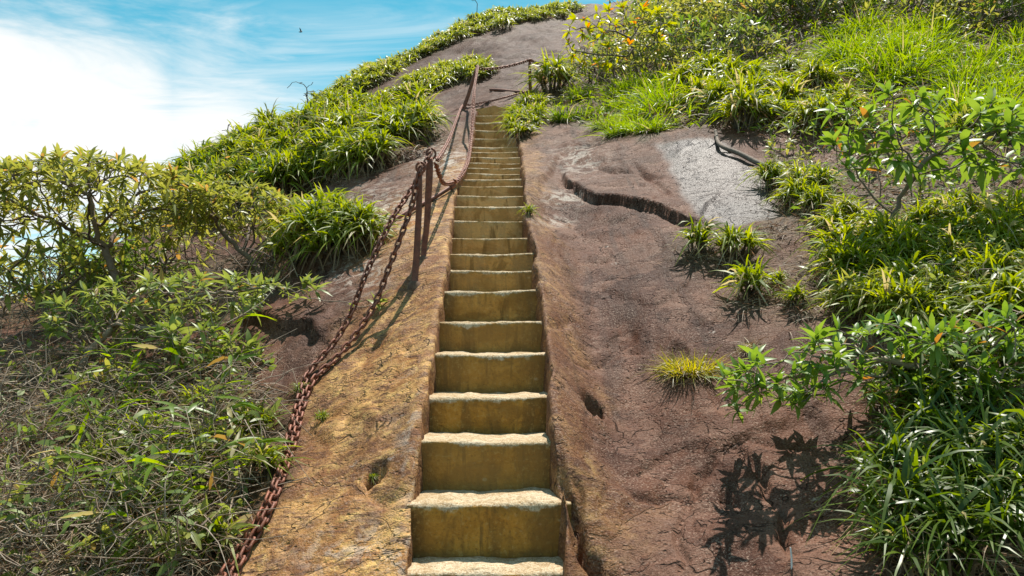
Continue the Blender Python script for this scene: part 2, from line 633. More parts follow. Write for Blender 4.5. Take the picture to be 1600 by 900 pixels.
def plain_material(name, col, rough=0.7, col2=None, scale=5.0):
    m, nt = nodes_of(name)
    b = NB(nt)
    pos = b.n("ShaderNodeNewGeometry").outputs["Position"]
    c = b.mix(b.rng(b.noise(pos, scale, 5, 0.65), 0.35, 0.65), col, col2 or tuple(0.6 * x for x in col))
    p = b.n("ShaderNodeBsdfPrincipled")
    b.l(c, p.inputs["Base Color"])
    p.inputs["Roughness"].default_value = rough
    o = b.n("ShaderNodeOutputMaterial")
    b.l(p.outputs[0], o.inputs[0])
    return m


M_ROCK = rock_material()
M_STEP = step_material()
M_RUST = rust_material()
M_MORTAR = plain_material("stained_mortar", (0.20, 0.12, 0.075), 0.9, (0.11, 0.055, 0.035), 40)
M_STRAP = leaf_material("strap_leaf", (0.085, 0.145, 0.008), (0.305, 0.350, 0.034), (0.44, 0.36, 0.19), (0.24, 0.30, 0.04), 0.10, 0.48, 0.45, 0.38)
M_STRAP_SHADE = leaf_material("shade_deepened_strap_leaf", (0.035, 0.082, 0.008), (0.150, 0.215, 0.020), (0.40, 0.33, 0.17), (0.15, 0.22, 0.03), 0.05)  # strap leaf in a deeper green: the corner's shade put into the leaf colour
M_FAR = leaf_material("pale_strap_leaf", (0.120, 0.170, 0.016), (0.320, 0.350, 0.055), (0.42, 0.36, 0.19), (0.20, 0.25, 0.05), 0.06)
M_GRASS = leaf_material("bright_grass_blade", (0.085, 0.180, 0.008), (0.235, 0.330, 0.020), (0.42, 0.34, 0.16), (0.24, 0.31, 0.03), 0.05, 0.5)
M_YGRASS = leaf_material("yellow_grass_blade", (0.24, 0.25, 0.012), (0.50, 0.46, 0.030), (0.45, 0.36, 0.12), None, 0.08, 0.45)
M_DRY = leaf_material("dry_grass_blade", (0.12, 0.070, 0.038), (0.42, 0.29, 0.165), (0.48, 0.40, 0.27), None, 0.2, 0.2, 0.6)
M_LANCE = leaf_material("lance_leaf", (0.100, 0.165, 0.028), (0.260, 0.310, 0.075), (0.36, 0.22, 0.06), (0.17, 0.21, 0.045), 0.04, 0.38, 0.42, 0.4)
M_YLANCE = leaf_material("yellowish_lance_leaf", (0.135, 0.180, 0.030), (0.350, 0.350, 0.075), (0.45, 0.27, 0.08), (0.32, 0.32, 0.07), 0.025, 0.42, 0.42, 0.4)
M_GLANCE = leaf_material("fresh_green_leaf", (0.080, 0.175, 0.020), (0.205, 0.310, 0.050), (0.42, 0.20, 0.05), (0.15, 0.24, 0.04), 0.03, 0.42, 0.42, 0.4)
M_FLAME = leaf_material("golden_leaf", (0.17, 0.23, 0.012), (0.36, 0.36, 0.020), (0.60, 0.22, 0.03), None, 0.10, 0.5)
M_BARK = bark_material("grey_brown_bark", (0.075, 0.050, 0.036), (0.20, 0.145, 0.105))
M_PALEBARK = bark_material("bleached_twig", (0.13, 0.09, 0.062), (0.30, 0.235, 0.17))
M_STEM = bark_material("dark_fibrous_stem", (0.035, 0.024, 0.016), (0.11, 0.078, 0.050))

# ------------------------------------------------------------------ the stair line, read from the photograph
# pixel row of each step edge, its left and right ends, and the depth that a 0.65 m wide flight gives
NOSE = [(895, 637, 872, 3.44), (785, 645, 866, 3.70), (690, 656, 857, 4.05), (618, 667, 850, 4.43),
        (553, 678, 846, 4.82), (501, 687, 842, 5.23), (453, 695, 837, 5.66), (421, 700, 833, 6.07),
        (395, 704, 828, 6.47), (371, 706, 823, 6.88), (345, 709, 819, 7.27), (322, 711, 816, 7.65),
        (305, 715, 815.5, 8.05), (291, 719, 814.5, 8.5), (279, 725, 814, 9.0), (270, 729, 813, 9.4),
        (262, 731, 812, 9.8), (254, 733, 811, 10.25), (245, 735, 810, 10.7), (237, 737, 810, 11.1),
        (229, 738, 809, 11.5), (215, 739.5, 807, 12.1), (203, 741, 805, 12.7), (191, 742.5, 803, 13.3),
        (180, 744, 801, 14.0)]
nl = np.array([at_depth(a[1], a[0], a[3]) for a in NOSE])
nr = np.array([at_depth(a[2], a[0], a[3]) for a in NOSE])
extra = [(3.10, 0.46), (2.76, 0.22)]          # two more steps below the frame: y, z
nose = [(0.5 * (l[1] + r_[1]), 0.5 * (l[2] + r_[2]), l[0], r_[0]) for l, r_ in zip(nl, nr)]
nose = [(y, z, nose[0][2] + 0.004, nose[0][3] + 0.004) for y, z in extra[::-1]] + nose
nose = np.array(nose)                           # y, z, x left, x right
_jr = np.random.default_rng(12)
nose[1:-1, 0] += _jr.normal(0, 0.007, len(nose) - 2)
nose[1:-1, 1] += _jr.normal(0, 0.004, len(nose) - 2)
nose[:, 2] += _jr.normal(0, 0.007, len(nose))
nose[:, 3] += _jr.normal(0, 0.007, len(nose))
Y_BOT, Y_TOP = nose[0, 0], nose[-1, 0] + 0.50


def stair_x(y):
    xl = np.interp(y, nose[:, 0], nose[:, 2])
    xr = np.interp(y, nose[:, 0], nose[:, 3])
    return xl, xr


# ------------------------------------------------------------------ terrain
PX = [  # left of the steps: pixel and distance
    (400, 900, 3.62), (200, 900, 3.85), (0, 900, 3.9), (-250, 900, 3.9),
    (520, 700, 4.35), (350, 700, 4.65), (100, 700, 5.0), (-200, 700, 5.2),
    (560, 560, 5.2), (420, 560, 5.6), (200, 560, 6.3), (0, 560, 6.8), (-300, 560, 7.2),
    (620, 440, 6.05), (480, 440, 6.75), (330, 470, 7.3), (150, 480, 8.2), (-50, 500, 9.0),
    (640, 330, 8.0), (560, 340, 8.3), (450, 370, 8.9), (300, 420, 9.6),
    (690, 250, 10.5), (600, 275, 10.4), (480, 305, 10.8), (350, 335, 11.4),
    (400, 234, 13.5), (480, 200, 14.3), (560, 180, 15.0), (310, 282, 13.0),
    (660, 195, 13.2), (700, 172, 15.2), (560, 152, 19.0), (640, 140, 18.0), (500, 185, 18.0),
    (640, 95, 23.5), (740, 80, 22.5), (740, 37, 28.0), (800, 22, 31), (850, 50, 25), (900, 40, 26),
    (820, 100, 19.5), (780, 130, 17.2), (850, 130, 17.0), (560, 125, 22.5),
    # beyond the crest
    (480, 208, 26), (300, 318, 18), (400, 265, 21), (640, 120, 34), (560, 170, 30), (740, 75, 42), (850, 45, 48),
    (200, 420, 16), (0, 490, 14), (-200, 560, 14), (100, 500, 22), (300, 400, 30), (-200, 640, 24),
    # right of the steps
    (900, 900, 3.47), (1050, 900, 3.37), (1250, 900, 3.22), (1450, 900, 3.05), (1600, 900, 2.95), (1900, 900, 2.9),
    (950, 700, 4.33), (1100, 700, 4.2), (1300, 700, 3.95), (1500, 700, 3.7), (1800, 700, 3.5),
    (920, 560, 5.12), (1050, 560, 4.95), (1200, 560, 4.75), (1400, 560, 4.4), (1600, 560, 4.1),
    (900, 430, 6.3), (1000, 430, 6.1), (1150, 430, 5.85), (1300, 430, 5.5), (1500, 430, 5.1), (1700, 430, 4.8),
    (860, 330, 7.75), (950, 340, 7.4), (1060, 350, 7.1), (1180, 340, 6.9), (1350, 330, 6.5), (1550, 330, 6.1),
    (870, 240, 10.3), (950, 228, 9.9), (1030, 224, 9.35), (1120, 228, 8.75), (1250, 235, 8.6), (1450, 235, 7.8), (1650, 235, 7.1),
    (860, 180, 13.4), (950, 190, 12.0), (1100, 150, 11.5), (1300, 130, 10.5), (1500, 130, 9.6), (1700, 130, 9.0),
    (900, 95, 19), (1000, 85, 16.5), (1150, 65, 15.0), (1300, 45, 13.5), (1500, 35, 12.2),
    (1000, 15, 25), (1150, -5, 20), (1300, -30, 17), (1500, -45, 15), (1700, -50, 13),
    (1000, 5, 40), (1300, -70, 30), (1600, -90, 26), (1900, -90, 22)]
PX = np.array(PX, float)
CP = [at_y(PX[:, 0], PX[:, 1], PX[:, 2])]
CP.append(np.stack([nose[::2, 2] - 0.02, nose[::2, 0], nose[::2, 1] + 0.060], -1))
CP.append(np.stack([nose[::2, 3] + 0.05, nose[::2, 0], nose[::2, 1] + 0.085], -1))
CP.append(np.array([[x, y, 0.0 + 0.03 * x] for x in (-7, -3, 0, 3, 7) for y in (-4.5, -1.5, 1.2)], float))
CP = np.concatenate(CP)
Y0 = 6.0


def warp(x, y):
    return np.stack([x / (y + Y0) * 2.2, np.log(y + Y0)], -1)


def tps_fit(P, lam=2e-4):
    W = warp(P[:, 0], P[:, 1])
    val = P[:, 2] / (P[:, 1] + Y0)
    D = np.linalg.norm(W[:, None] - W[None], axis=-1)
    K = np.where(D > 0, D ** 2 * np.log(D + 1e-12), 0) + lam * np.eye(len(P))
    A = np.concatenate([np.ones((len(P), 1)), W], 1)
    S = np.block([[K, A], [A.T, np.zeros((3, 3))]])
    sol = np.linalg.solve(S, np.concatenate([val, np.zeros(3)]))
    return W, sol


_W, _S = tps_fit(CP)


def base_h(x, y):
    x, y = np.asarray(x, float), np.asarray(y, float)
    sh = np.broadcast(x, y).shape
    xf, yf = np.broadcast_to(x, sh).ravel(), np.broadcast_to(y, sh).ravel()
    out = np.empty(len(xf))
    for i in range(0, len(xf), 60000):
        w = warp(xf[i:i + 60000], yf[i:i + 60000])
        D2 = ((w[:, None, 0] - _W[None, :, 0]) ** 2 + (w[:, None, 1] - _W[None, :, 1]) ** 2)
        K = 0.5 * D2 * np.log(D2 + 1e-20)
        out[i:i + 60000] = K @ _S[:-3] + _S[-3] + w @ _S[-2:]
    return (out * (yf + Y0)).reshape(sh)


def cast(px, py, hf, ymax=75.0):
    px, py = np.atleast_1d(np.asarray(px, float)), np.atleast_1d(np.asarray(py, float))
    res = np.full((len(px), 3), np.nan)
    ys = np.exp(np.linspace(math.log(1.6), math.log(ymax), 340))
    for k in range(0, len(px), 300):
        d = ray(px[k:k + 300], py[k:k + 300])
        d = d / d[:, 1:2]
        X = EYE[0] + d[:, :1] * ys[None]
        Z = EYE[2] + d[:, 2:] * ys[None]
        H = hf(X, np.broadcast_to(ys, X.shape))
        df = Z - H
        below = df < 0
        hit = below.any(1)
        j = np.argmax(below, 1)
        j0 = np.maximum(j - 1, 0)
        i = np.arange(len(d))
        a, c = df[i, j0], df[i, j]
        t = np.where(np.abs(a - c) > 1e-9, a / (a - c + 1e-12), 0)
        y = ys[j0] + (ys[j] - ys[j0]) * t
        p = np.stack([EYE[0] + d[:, 0] * y, y, EYE[2] + d[:, 2] * y], -1)
        p[~hit] = np.nan
        res[k:k + 300] = p
    return res


def seg_dist(x, y, line):
    """distance, signed side and clamped parameter to a polyline in plan"""
    best = np.full(x.shape, 1e9)
    sgn = np.zeros(x.shape)
    par = np.zeros(x.shape)
    n = len(line) - 1
    for i in range(n):
        a, c = line[i], line[i + 1]
        d = c - a
        L2 = d @ d
        t = np.clip(((x - a[0]) * d[0] + (y - a[1]) * d[1]) / L2, 0, 1)
        dx, dy = x - a[0] - t * d[0], y - a[1] - t * d[1]
        q = np.hypot(dx, dy)
        s = np.sign(d[0] * dy - d[1] * dx)
        m = q < best
        best = np.where(m, q, best)
        sgn = np.where(m, s, sgn)
        par = np.where(m, (i + t) / n, par)
    return best, sgn, par


FEAT = []      # (kind, plan polyline, height, width, fall)


def feature(kind, px, h, w=0.05, fall=0.6):
    p = np.array(px, float)
    g = cast(p[:, 0], p[:, 1], base_h)
    r = np.random.default_rng(len(FEAT) + 3)
    t = np.arange(len(g))
    tt = np.linspace(0, len(g) - 1, 3 * len(g) - 2)
    q = np.stack([np.interp(tt, t, g[:, 0]), np.interp(tt, t, g[:, 1])], -1)
    q[1:-1] += r.normal(0, 0.018, (len(q) - 2, 2))
    qq = np.linspace(0, len(q) - 1, 3 * len(q) - 2)
    ix = np.arange(len(q))
    pts = np.stack([np.interp(qq, ix, q[:, 0]), np.interp(qq, ix, q[:, 1])], -1)
    for _ in range(2):
        pts[1:-1] = 0.25 * pts[:-2] + 0.5 * pts[1:-1] + 0.25 * pts[2:]
    FEAT.append((kind, np.array(pts), h, w, fall))


# lines drawn from right to left or left to right so that their left-hand side is uphill
feature('ledge', [(872, 268), (882, 285), (900, 304), (940, 317), (990, 326), (1035, 336), (1062, 350), (1110, 350)], 0.068, 0.022, 0.45)
feature('crack', [(886, 292), (902, 308), (940, 321), (990, 330), (1035, 340), (1062, 354), (1120, 352), (1185, 356)], 0.022, 0.02)
feature('ledge', [(838, 300), (860, 268), (872, 246), (905, 232), (960, 224)], 0.05, 0.05, 0.5)
feature('ledge', [(372, 500), (400, 512), (440, 527), (480, 530), (502, 545)], 0.075, 0.025, 0.4)
feature('ledge', [(480, 668), (525, 690), (545, 640), (560, 625)], 0.03, 0.03, 0.3)
feature('ledge', [(1130, 655), (1100, 600), (1040, 553), (960, 545), (880, 566)], -0.0, 0.05, 0.5)
feature('ledge', [(862, 845), (880, 770), (872, 690)], 0.035, 0.02, 0.2)
feature('crack', [(874, 695), (884, 760), (900, 815), (918, 868), (950, 905)], 0.13, 0.026)
feature('crack', [(896, 745), (905, 790), (893, 830)], 0.05, 0.02)
feature('crack', [(1150, 700), (1185, 750), (1230, 805), (1241, 880)], 0.05, 0.02)
feature('crack', [(968, 770), (1010, 793), (1045, 780), (1085, 785)], 0.035, 0.02)
feature('crack', [(1085, 785), (1090, 750), (1110, 720)], 0.03, 0.02)
feature('crack', [(850, 505), (885, 500), (905, 508)], 0.03, 0.018)
feature('ledge', [(870, 88), (840, 86), (800, 92), (780, 98)], -0.12, 0.06, 1.5)
feature('crack', [(780, 98), (810, 88), (850, 84), (880, 84)], 0.10, 0.06)
feature('ledge', [(1135, 665), (1105, 606), (1045, 556), (960, 547), (885, 568)][::-1], -0.05, 0.03, 0.35)
feature('crack', [(1135, 665), (1105, 606), (1045, 556), (960, 547), (885, 568)], 0.030, 0.014)
feature('crack', [(1300, 690), (1240, 700), (1160, 690), (1110, 720), (1060, 850), (1070, 905)], 0.030, 0.014)
feature('crack', [(560, 770), (600, 775), (640, 765)], 0.03, 0.02)
feature('crack', [(930, 262), (985, 272), (1040, 285)], 0.05, 0.04)
feature('crack', [(985, 255), (1020, 290), (1045, 315)], 0.05, 0.035)
feature('crack', [(930, 300), (990, 296), (1010, 300)], 0.03, 0.03)
feature('ledge', [(700, 172), (745, 168), (800, 166), (825, 160)], 0.05, 0.05, 0.6)
feature('ledge', [(500, 268), (560, 272), (610, 258), (660, 240)], 0.18, 0.12, 0.9)
feature('ledge', [(440, 410), (500, 418), (560, 400), (590, 380)], 0.20, 0.10, 0.7)
PITS = [(927, 645, 0.066, 0.15), (588, 733, 0.055, 0.10), (883, 405, 0.045, 0.03), (945, 405, 0.035, 0.025),
        (845, 432, 0.05, 0.03), (860, 460, 0.04, 0.025), (1138, 785, 0.05, 0.045), (940, 232, 0.07, 0.05),
        (637, 547, 0.03, 0.03), (655, 355, 0.04, 0.03), (870, 370, 0.03, 0.02), (1060, 545, 0.07, 0.04), (1085, 760, 0.03, 0.02)]
_pp = np.array([(p[0], p[1]) for p in PITS], float)
PIT_G = cast(_pp[:, 0], _pp[:, 1], base_h)


WETC = cast([1112], [280], base_h)[0]


def H(x, y, fine=True):
    x, y = np.asarray(x, float), np.asarray(y, float)
    z = base_h(x, y)
    xl, xr = stair_x(y)
    off = np.maximum(np.maximum(xl - x, x - xr), 0)
    near = np.where((y < Y_TOP), smooth(0.0, 0.30, off), 1.0)          # quiet along the cut edge
    amp = smooth(0.5, 3.0, np.abs(y)) * (0.35 + 0.65 * near)
    amp = amp * (1 - 0.9 * np.exp(-(((x - WETC[0]) / 0.75) ** 2 + ((y - WETC[1]) / 1.1) ** 2)))      # water-smoothed sheet
    z = z + amp * (0.060 * fbm(x * 0.75, y * 0.75, 2, 11) + 0.16 * smooth(9, 20, y) * fbm(x * 0.33, y * 0.33, 2, 5))
    for kind, ln, h, w, fall in FEAT:
        lo, hi = ln.min(0) - 3 * fall - 3 * w, ln.max(0) + 3 * fall + 3 * w
        m = (x > lo[0]) & (x < hi[0]) & (y > lo[1]) & (y < hi[1])
        if not m.any():
            continue
        xm, ym = x[m], y[m]
        d, s, t = seg_dist(xm, ym, ln)
        end = smooth(0, 0.12, t) * smooth(0, 0.12, 1 - t)
        if kind == 'crack':
            v = -h * np.exp(-(d / w) ** 2) * (0.25 + 0.75 * end)
        else:
            sd = d * s
            v = h * end * smooth(-w, w, sd) * np.exp(-np.maximum(sd, 0) / fall)
            v = v - 0.30 * abs(h) * end * np.exp(-((sd + 1.0 * w) / (1.0 * w)) ** 2)
        z[m] += v
    for (px_, py_, rad, dep), g in zip(PITS, PIT_G):
        m = (np.abs(x - g[0]) < 4 * rad) & (np.abs(y - g[1]) < 4 * rad)
        if m.any():
            q = np.hypot(x[m] - g[0], (y[m] - g[1]) * 0.8) / rad
            q = q + 0.25 * fbm(x[m] * 18, y[m] * 18, 2, 40)
            z[m] -= dep * (1 - smooth(0.7, 1.05, q))
    if fine:
        st = fbm(x * 2.2 + 0.8 * y, y * 5.5 - 1.2 * x, 3, 21)
        z = z + amp * (0.011 * fbm(x * 2.6, y * 2.6, 5, 31, 0.55) + 0.004 * np.abs(st) - 0.008 * smooth(0.25, 0.6, fbm(x * 4.2, y * 4.2, 2, 37)))
    tn = fbm(x * 0.9 + 3.1, y * 0.9 - 1.7, 3, 131)                 # flaking layers
    tm = fbm(x * 1.5 - 2.3, y * 1.1 + 5.9, 3, 141)
    lay = 0.022 * smooth(0.03, 0.05, tn) + 0.012 * smooth(-0.24, -0.22, tn) + 0.016 * smooth(0.14, 0.16, tm)
    z = z + amp * near * lay
    # chipped rim of the cut
    rim = np.where(y < Y_TOP, 1 - smooth(0.0, 0.055, off), 0)
    z = z - rim * (0.022 + 0.03 * np.abs(fbm(x * 9, y * 9, 2, 51)))
    return z


_gs = np.linspace(-1.2, 1.2, 900)
_gt = np.linspace(math.log(1.0), math.log(84.0), 1000)
_gy = np.exp(_gt)[:, None] - Y0
_GH = H(_gs[None] * (_gy + Y0), np.broadcast_to(_gy, (1000, 900)))


def HL(x, y):
    """height looked up in a fine table"""
    x, y = np.asarray(x, float), np.asarray(y, float)
    u = np.clip((x / (y + Y0) + 1.2) / 2.4 * 899, 0, 898.999)
    v = np.clip(np.log(np.maximum(y + Y0, 1.0)) / _gt[-1] * 999, 0, 998.999)
    i, j = v.astype(int), u.astype(int)
    a, b = v - i, u - j
    return (_GH[i, j] * (1 - b) + _GH[i, j + 1] * b) * (1 - a) + (_GH[i + 1, j] * (1 - b) + _GH[i + 1, j + 1] * b) * a


def G(px, py):
    return cast(px, py, HL)


def ground(x, y):
    return HL(np.atleast_1d(x), np.atleast_1d(y))


# plant regions in the photograph (polygons of plant bases), used for soil cover and for planting
POLY = {
    'brush_left': [(0, 555), (200, 545), (330, 560), (420, 600), (450, 660), (440, 760), (400, 850), (370, 900), (0, 900)],
    'tree_floor': [(0, 430), (250, 400), (420, 400), (470, 440), (380, 500), (200, 500), (0, 520)],
    'mound': [(285, 300), (330, 262), (420, 220), (520, 185), (600, 180), (655, 185), (668, 215), (650, 235), (600, 255), (540, 275), (470, 295), (400, 315), (330, 330)],
    'mid_left': [(455, 330), (520, 325), (580, 350), (590, 385), (550, 398), (480, 405), (440, 385)],
    'ridge': [(470, 178), (560, 120), (640, 78), (740, 32), (810, 12), (900, 12), (905, 24), (830, 34), (760, 50), (700, 72), (640, 100), (590, 128), (560, 150), (500, 180)],
    'band': [(620, 142), (650, 125), (700, 108), (745, 100), (768, 108), (760, 120), (720, 128), (680, 142), (650, 152), (625, 155)],
    'stair_right': [(805, 175), (835, 150), (852, 160), (845, 190), (830, 215), (808, 222), (798, 205)],
    'right_top': [(885, 110), (940, 70), (1000, 40), (1100, 20), (1200, 10), (1290, 20), (1200, 120), (1100, 190), (1040, 208), (960, 208), (890, 190), (870, 150)],
    'right_far': [(1200, 10), (1600, 0), (1600, 230), (1380, 235), (1200, 180), (1130, 170)],
    'right_mid': [(1200, 250), (1330, 235), (1600, 240), (1600, 420), (1330, 420), (1270, 380), (1210, 330)],
    'right_low': [(1290, 420), (1600, 400), (1600, 540), (1450, 545), (1330, 500), (1280, 470)],
    'right_near': [(1350, 640), (1420, 570), (1600, 540), (1600, 900), (1390, 900), (1370, 800)],
}


def poly_mask(px, py, poly):
    poly = np.asarray(poly, float)
    c = np.zeros(px.shape, bool)
    j = len(poly) - 1
    for i in range(len(poly)):
        a, b = poly[i], poly[j]
        cond = ((a[1] > py) != (b[1] > py)) & (px < (b[0] - a[0]) * (py - a[1]) / (b[1] - a[1] + 1e-12) + a[0])
        c ^= cond
        j = i
    return c


SOILSPOT = [(1092, 398, 40), (1150, 408, 50), (1172, 470, 40), (1218, 448, 26), (1245, 480, 40), (1075, 582, 34), (1172, 545, 18), (865, 150, 40), (660, 200, 24), (1200, 360, 40), (1270, 420, 45)]


def build_rock():
    ys = [-5.0]
    while ys[-1] < 2.2:
        ys.append(ys[-1] + 0.25)
    while ys[-1] < 74:
        ys.append(ys[-1] + max(0.012, 0.0042 * ys[-1]) * (1.0 if ys[-1] < 34 else 2.2))
    ys = np.array(ys)
    nl_, nr_, nc = 220, 280, 10
    tl = np.linspace(0, 1, nl_)
    tr = np.linspace(0, 1, nr_)
    vis = 0.70 * np.maximum(ys, 0) + 1.7

    def cols(t, total):
        """most columns across the part in view, the last few stretch to the outer edge"""
        a = np.minimum(t / 0.93, 1)
        a = 0.65 * a + 0.35 * a ** 2
        o = np.maximum(t - 0.93, 0) / 0.07
        return a[None] * vis[:, None] + (o ** 1.5)[None] * (total - vis)[:, None]
    xl, xr = stair_x(ys)
    jl = 0.020 * fbm(ys * 3.1, ys * 0 + 2.2, 4, 61)
    jr = 0.026 * fbm(ys * 3.1, ys * 0 + 7.7, 4, 62)
    el = np.where(ys < Y_TOP, xl - 0.012 + jl, xl)
    er = np.where(ys < Y_TOP, xr + 0.030 + jr, xr)
    SL, SR = -1.15, 1.15
    XL = el[:, None] - cols(tl, -SL * (ys + Y0) + el)[:, ::-1]
    XR = er[:, None] + cols(tr, SR * (ys + Y0) - er)
    XC = el[:, None] + (er - el)[:, None] * np.linspace(0, 1, nc + 2)[None, 1:-1]
    X = np.concatenate([XL, XC, XR], 1)
    Y = np.broadcast_to(ys[:, None], X.shape)
    Z = H(X, Y)
    nrow, ncol = X.shape
    # lips that overhang their own shadow
    X, Y = X.copy(), Y.copy()
    for fi, push in ((0, 0.060), (3, 0.055)):
        if FEAT[fi][0] != 'ledge':
            continue
        ln = FEAT[fi][1]
        lo, hi = ln.min(0) - 0.6, ln.max(0) + 0.6
        m = (X > lo[0]) & (X < hi[0]) & (Y > lo[1]) & (Y < hi[1])
        d_, s_, t_ = seg_dist(X[m], Y[m], ln)
        sd = d_ * s_
        k = push * smooth(0, 0.08, t_) * smooth(0, 0.08, 1 - t_) * smooth(-0.012, 0.012, sd) * np.exp(-np.maximum(sd, 0) / 0.12)
        Y[m] -= k * (0.8 + 0.6 * fbm(X[m] * 7, Y[m] * 3, 3, 91))
    # masks, seen from where the photographer stood, only to know where soil lies
    d = np.stack([X, Y, Z], -1) - EYE
    cp, sp = math.cos(PITCH), math.sin(PITCH)
    dep = np.maximum(cp * d[..., 1] + sp * d[..., 2], 0.3)
    px = 800 + FPX * d[..., 0] / dep
    py = 450 - FPX * (cp * d[..., 2] - sp * d[..., 1]) / dep
    jx = 26 * fbm(X * 1.3, Y * 1.3, 3, 71)
    jy = 26 * fbm(X * 1.3, Y * 1.3, 3, 72)
    soil = np.zeros(X.shape)
    for k, pl in POLY.items():
        soil = np.maximum(soil, poly_mask(px + jx, py + jy, pl).astype(float))
    soil[(X < -0.643 * (Y + 1.0)) | (X > 0.60 * (Y + 0.6))] = 1.0
    for cx, cy, rr_ in SOILSPOT:
        soil = np.maximum(soil, np.exp(-(((px - cx) / rr_) ** 2 + ((py - cy) / (0.6 * rr_)) ** 2)) * 1.6)
    soil = np.minimum(soil, 1)
    xl2, xr2 = stair_x(Y)
    left = np.maximum(xl2 - X, 0)
    ochre = np.where(X < 0.5 * (xl2 + xr2), 1 - smooth(0.45, 1.15, left + 0.30 * fbm(X * 1.1, Y * 1.1, 3, 81) + 0.05 * (Y - 4)), 0)
    ochre = ochre * (1 - 0.75 * smooth(7.5, 11.5, Y))
    ochre = np.maximum(ochre, np.where(X >= xr2, 0.45 * (1 - smooth(0.05, 0.45, X - xr2 + 0.2 * fbm(X * 2, Y * 2, 3, 82))), 0))
    ochre = ochre * (1 - smooth(Y_TOP - 2.5, Y_TOP - 0.1, Y))
    wetp = [(1028, 224), (1110, 222), (1190, 262), (1215, 340), (1150, 352), (1085, 335), (1045, 270)]
    wet = poly_mask(px + 0.4 * jx, py + 0.4 * jy, wetp).astype(float)
    for _ in range(3):
        wet[1:-1, 1:-1] = (wet[1:-1, 1:-1] + wet[:-2, 1:-1] + wet[2:, 1:-1] + wet[1:-1, :-2] + wet[1:-1, 2:]) / 5
        soil[1:-1, 1:-1] = (soil[1:-1, 1:-1] + soil[:-2, 1:-1] + soil[2:, 1:-1] + soil[1:-1, :-2] + soil[1:-1, 2:]) / 5
    pale = np.zeros(X.shape)
    for cx, cy, rx, ry, a in ((690, 250, 45, 30, 0.9), (880, 310, 34, 12, 0.7), (870, 345, 30, 9, 0.6), (600, 330, 70, 40, 0.7),
                              (600, 870, 130, 50, 0.45), (560, 420, 50, 40, 0.6), (905, 250, 40, 25, 0.6), (640, 700, 22, 120, 0.35)):
        pale = np.maximum(pale, a * np.exp(-(((px - cx) / rx) ** 2 + ((py - cy) / ry) ** 2)))
    idx = np.arange(nrow * ncol).reshape(nrow, ncol)
    q = np.stack([idx[:-1, :-1], idx[:-1, 1:], idx[1:, 1:], idx[1:, :-1]], -1)
    keep = np.ones(q.shape[:2], bool)
    rows = (ys[:-1] > Y_BOT) & (ys[1:] < Y_TOP)
    keep[np.ix_(rows, np.arange(nl_ - 1, nl_ + nc))] = False
    quads = q[keep]
    V = np.stack([X, Y, Z], -1).reshape(-1, 3)
    att = {"soil": soil.ravel(), "ochre": ochre.ravel(), "wet": wet.ravel(), "pale": pale.ravel()}
    # walls of the cut: the rim carried straight down
    rr = np.where(rows)[0]
    rr = np.append(rr, rr[-1] + 1)
    n0 = len(V)
    wl = V.reshape(nrow, ncol, 3)
    extraV, extraQ = [], []
    for col, sgn in ((nl_ - 1, 1), (nl_ + nc, -1)):
        rim = wl[rr, col]
        rings = [rim]
        for k, dz in enumerate((0.05, 0.12, 0.22, 0.34, 0.50)):
            p = rim.copy()
            p[:, 2] -= dz
            p[:, 0] += sgn * (0.012 * fbm(rim[:, 1] * 6, rim[:, 1] * 0 + dz * 9, 3, 90 + k) + (0.004 + 0.03 * dz if sgn > 0 else 0.008 + 0.05 * dz))
            rings.append(p)
        n = len(rr)
        off = n0 + sum(len(e) for e in extraV)
        extraV.append(np.concatenate(rings[1:]))
        ridx = [idx[rr, col]] + [off + np.arange(n) + k * n for k in range(5)]
        for k in range(5):
            a, c = ridx[k], ridx[k + 1]
            e = np.stack([a[:-1], a[1:], c[1:], c[:-1]], -1)
            extraQ.append(e if sgn < 0 else e[:, ::-1])
    EV = np.concatenate(extraV)
    V = np.concatenate([V, EV])
    for k in att:
        fillv = 0.45 if k == 'ochre' else 0.0
        att[k] = np.concatenate([att[k], np.full(len(EV), fillv)])
    quads = np.concatenate([quads] + extraQ)
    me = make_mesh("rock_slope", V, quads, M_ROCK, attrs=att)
    link("rock_slope", me, kind="structure", label="bare brown granite slope the steps are cut into", cat="rock")


build_rock()


def build_valley():
    """forested low ground far below the dome, out to the horizon"""
    m = plain_material("forest_floor", (0.035, 0.060, 0.018), 0.9, (0.018, 0.036, 0.010), 0.02)
    n = 40
    r_ = np.concatenate([[0], np.geomspace(60, 9000, n - 1)])
    a = np.linspace(0, 2 * math.pi, 49)[:-1]
    V = np.stack([r_[:, None] * np.cos(a), r_[:, None] * np.sin(a), np.full((n, 48), -45.0) + 25 * vnoise(r_[:, None] * np.cos(a) / 400, r_[:, None] * np.sin(a) / 400, 3)], -1)
    i = np.arange(n - 1)[:, None] * 48
    j = np.arange(48)[None]
    jn = (j + 1) % 48
    Q = np.stack([i + j, i + jn, i + 48 + jn, i + 48 + j], -1).reshape(-1, 4)
    link("valley_ground", make_mesh("valley_ground", V.reshape(-1, 3), Q, m), kind="structure",
         label="forested valley floor far below the rock dome", cat="ground")


build_valley()


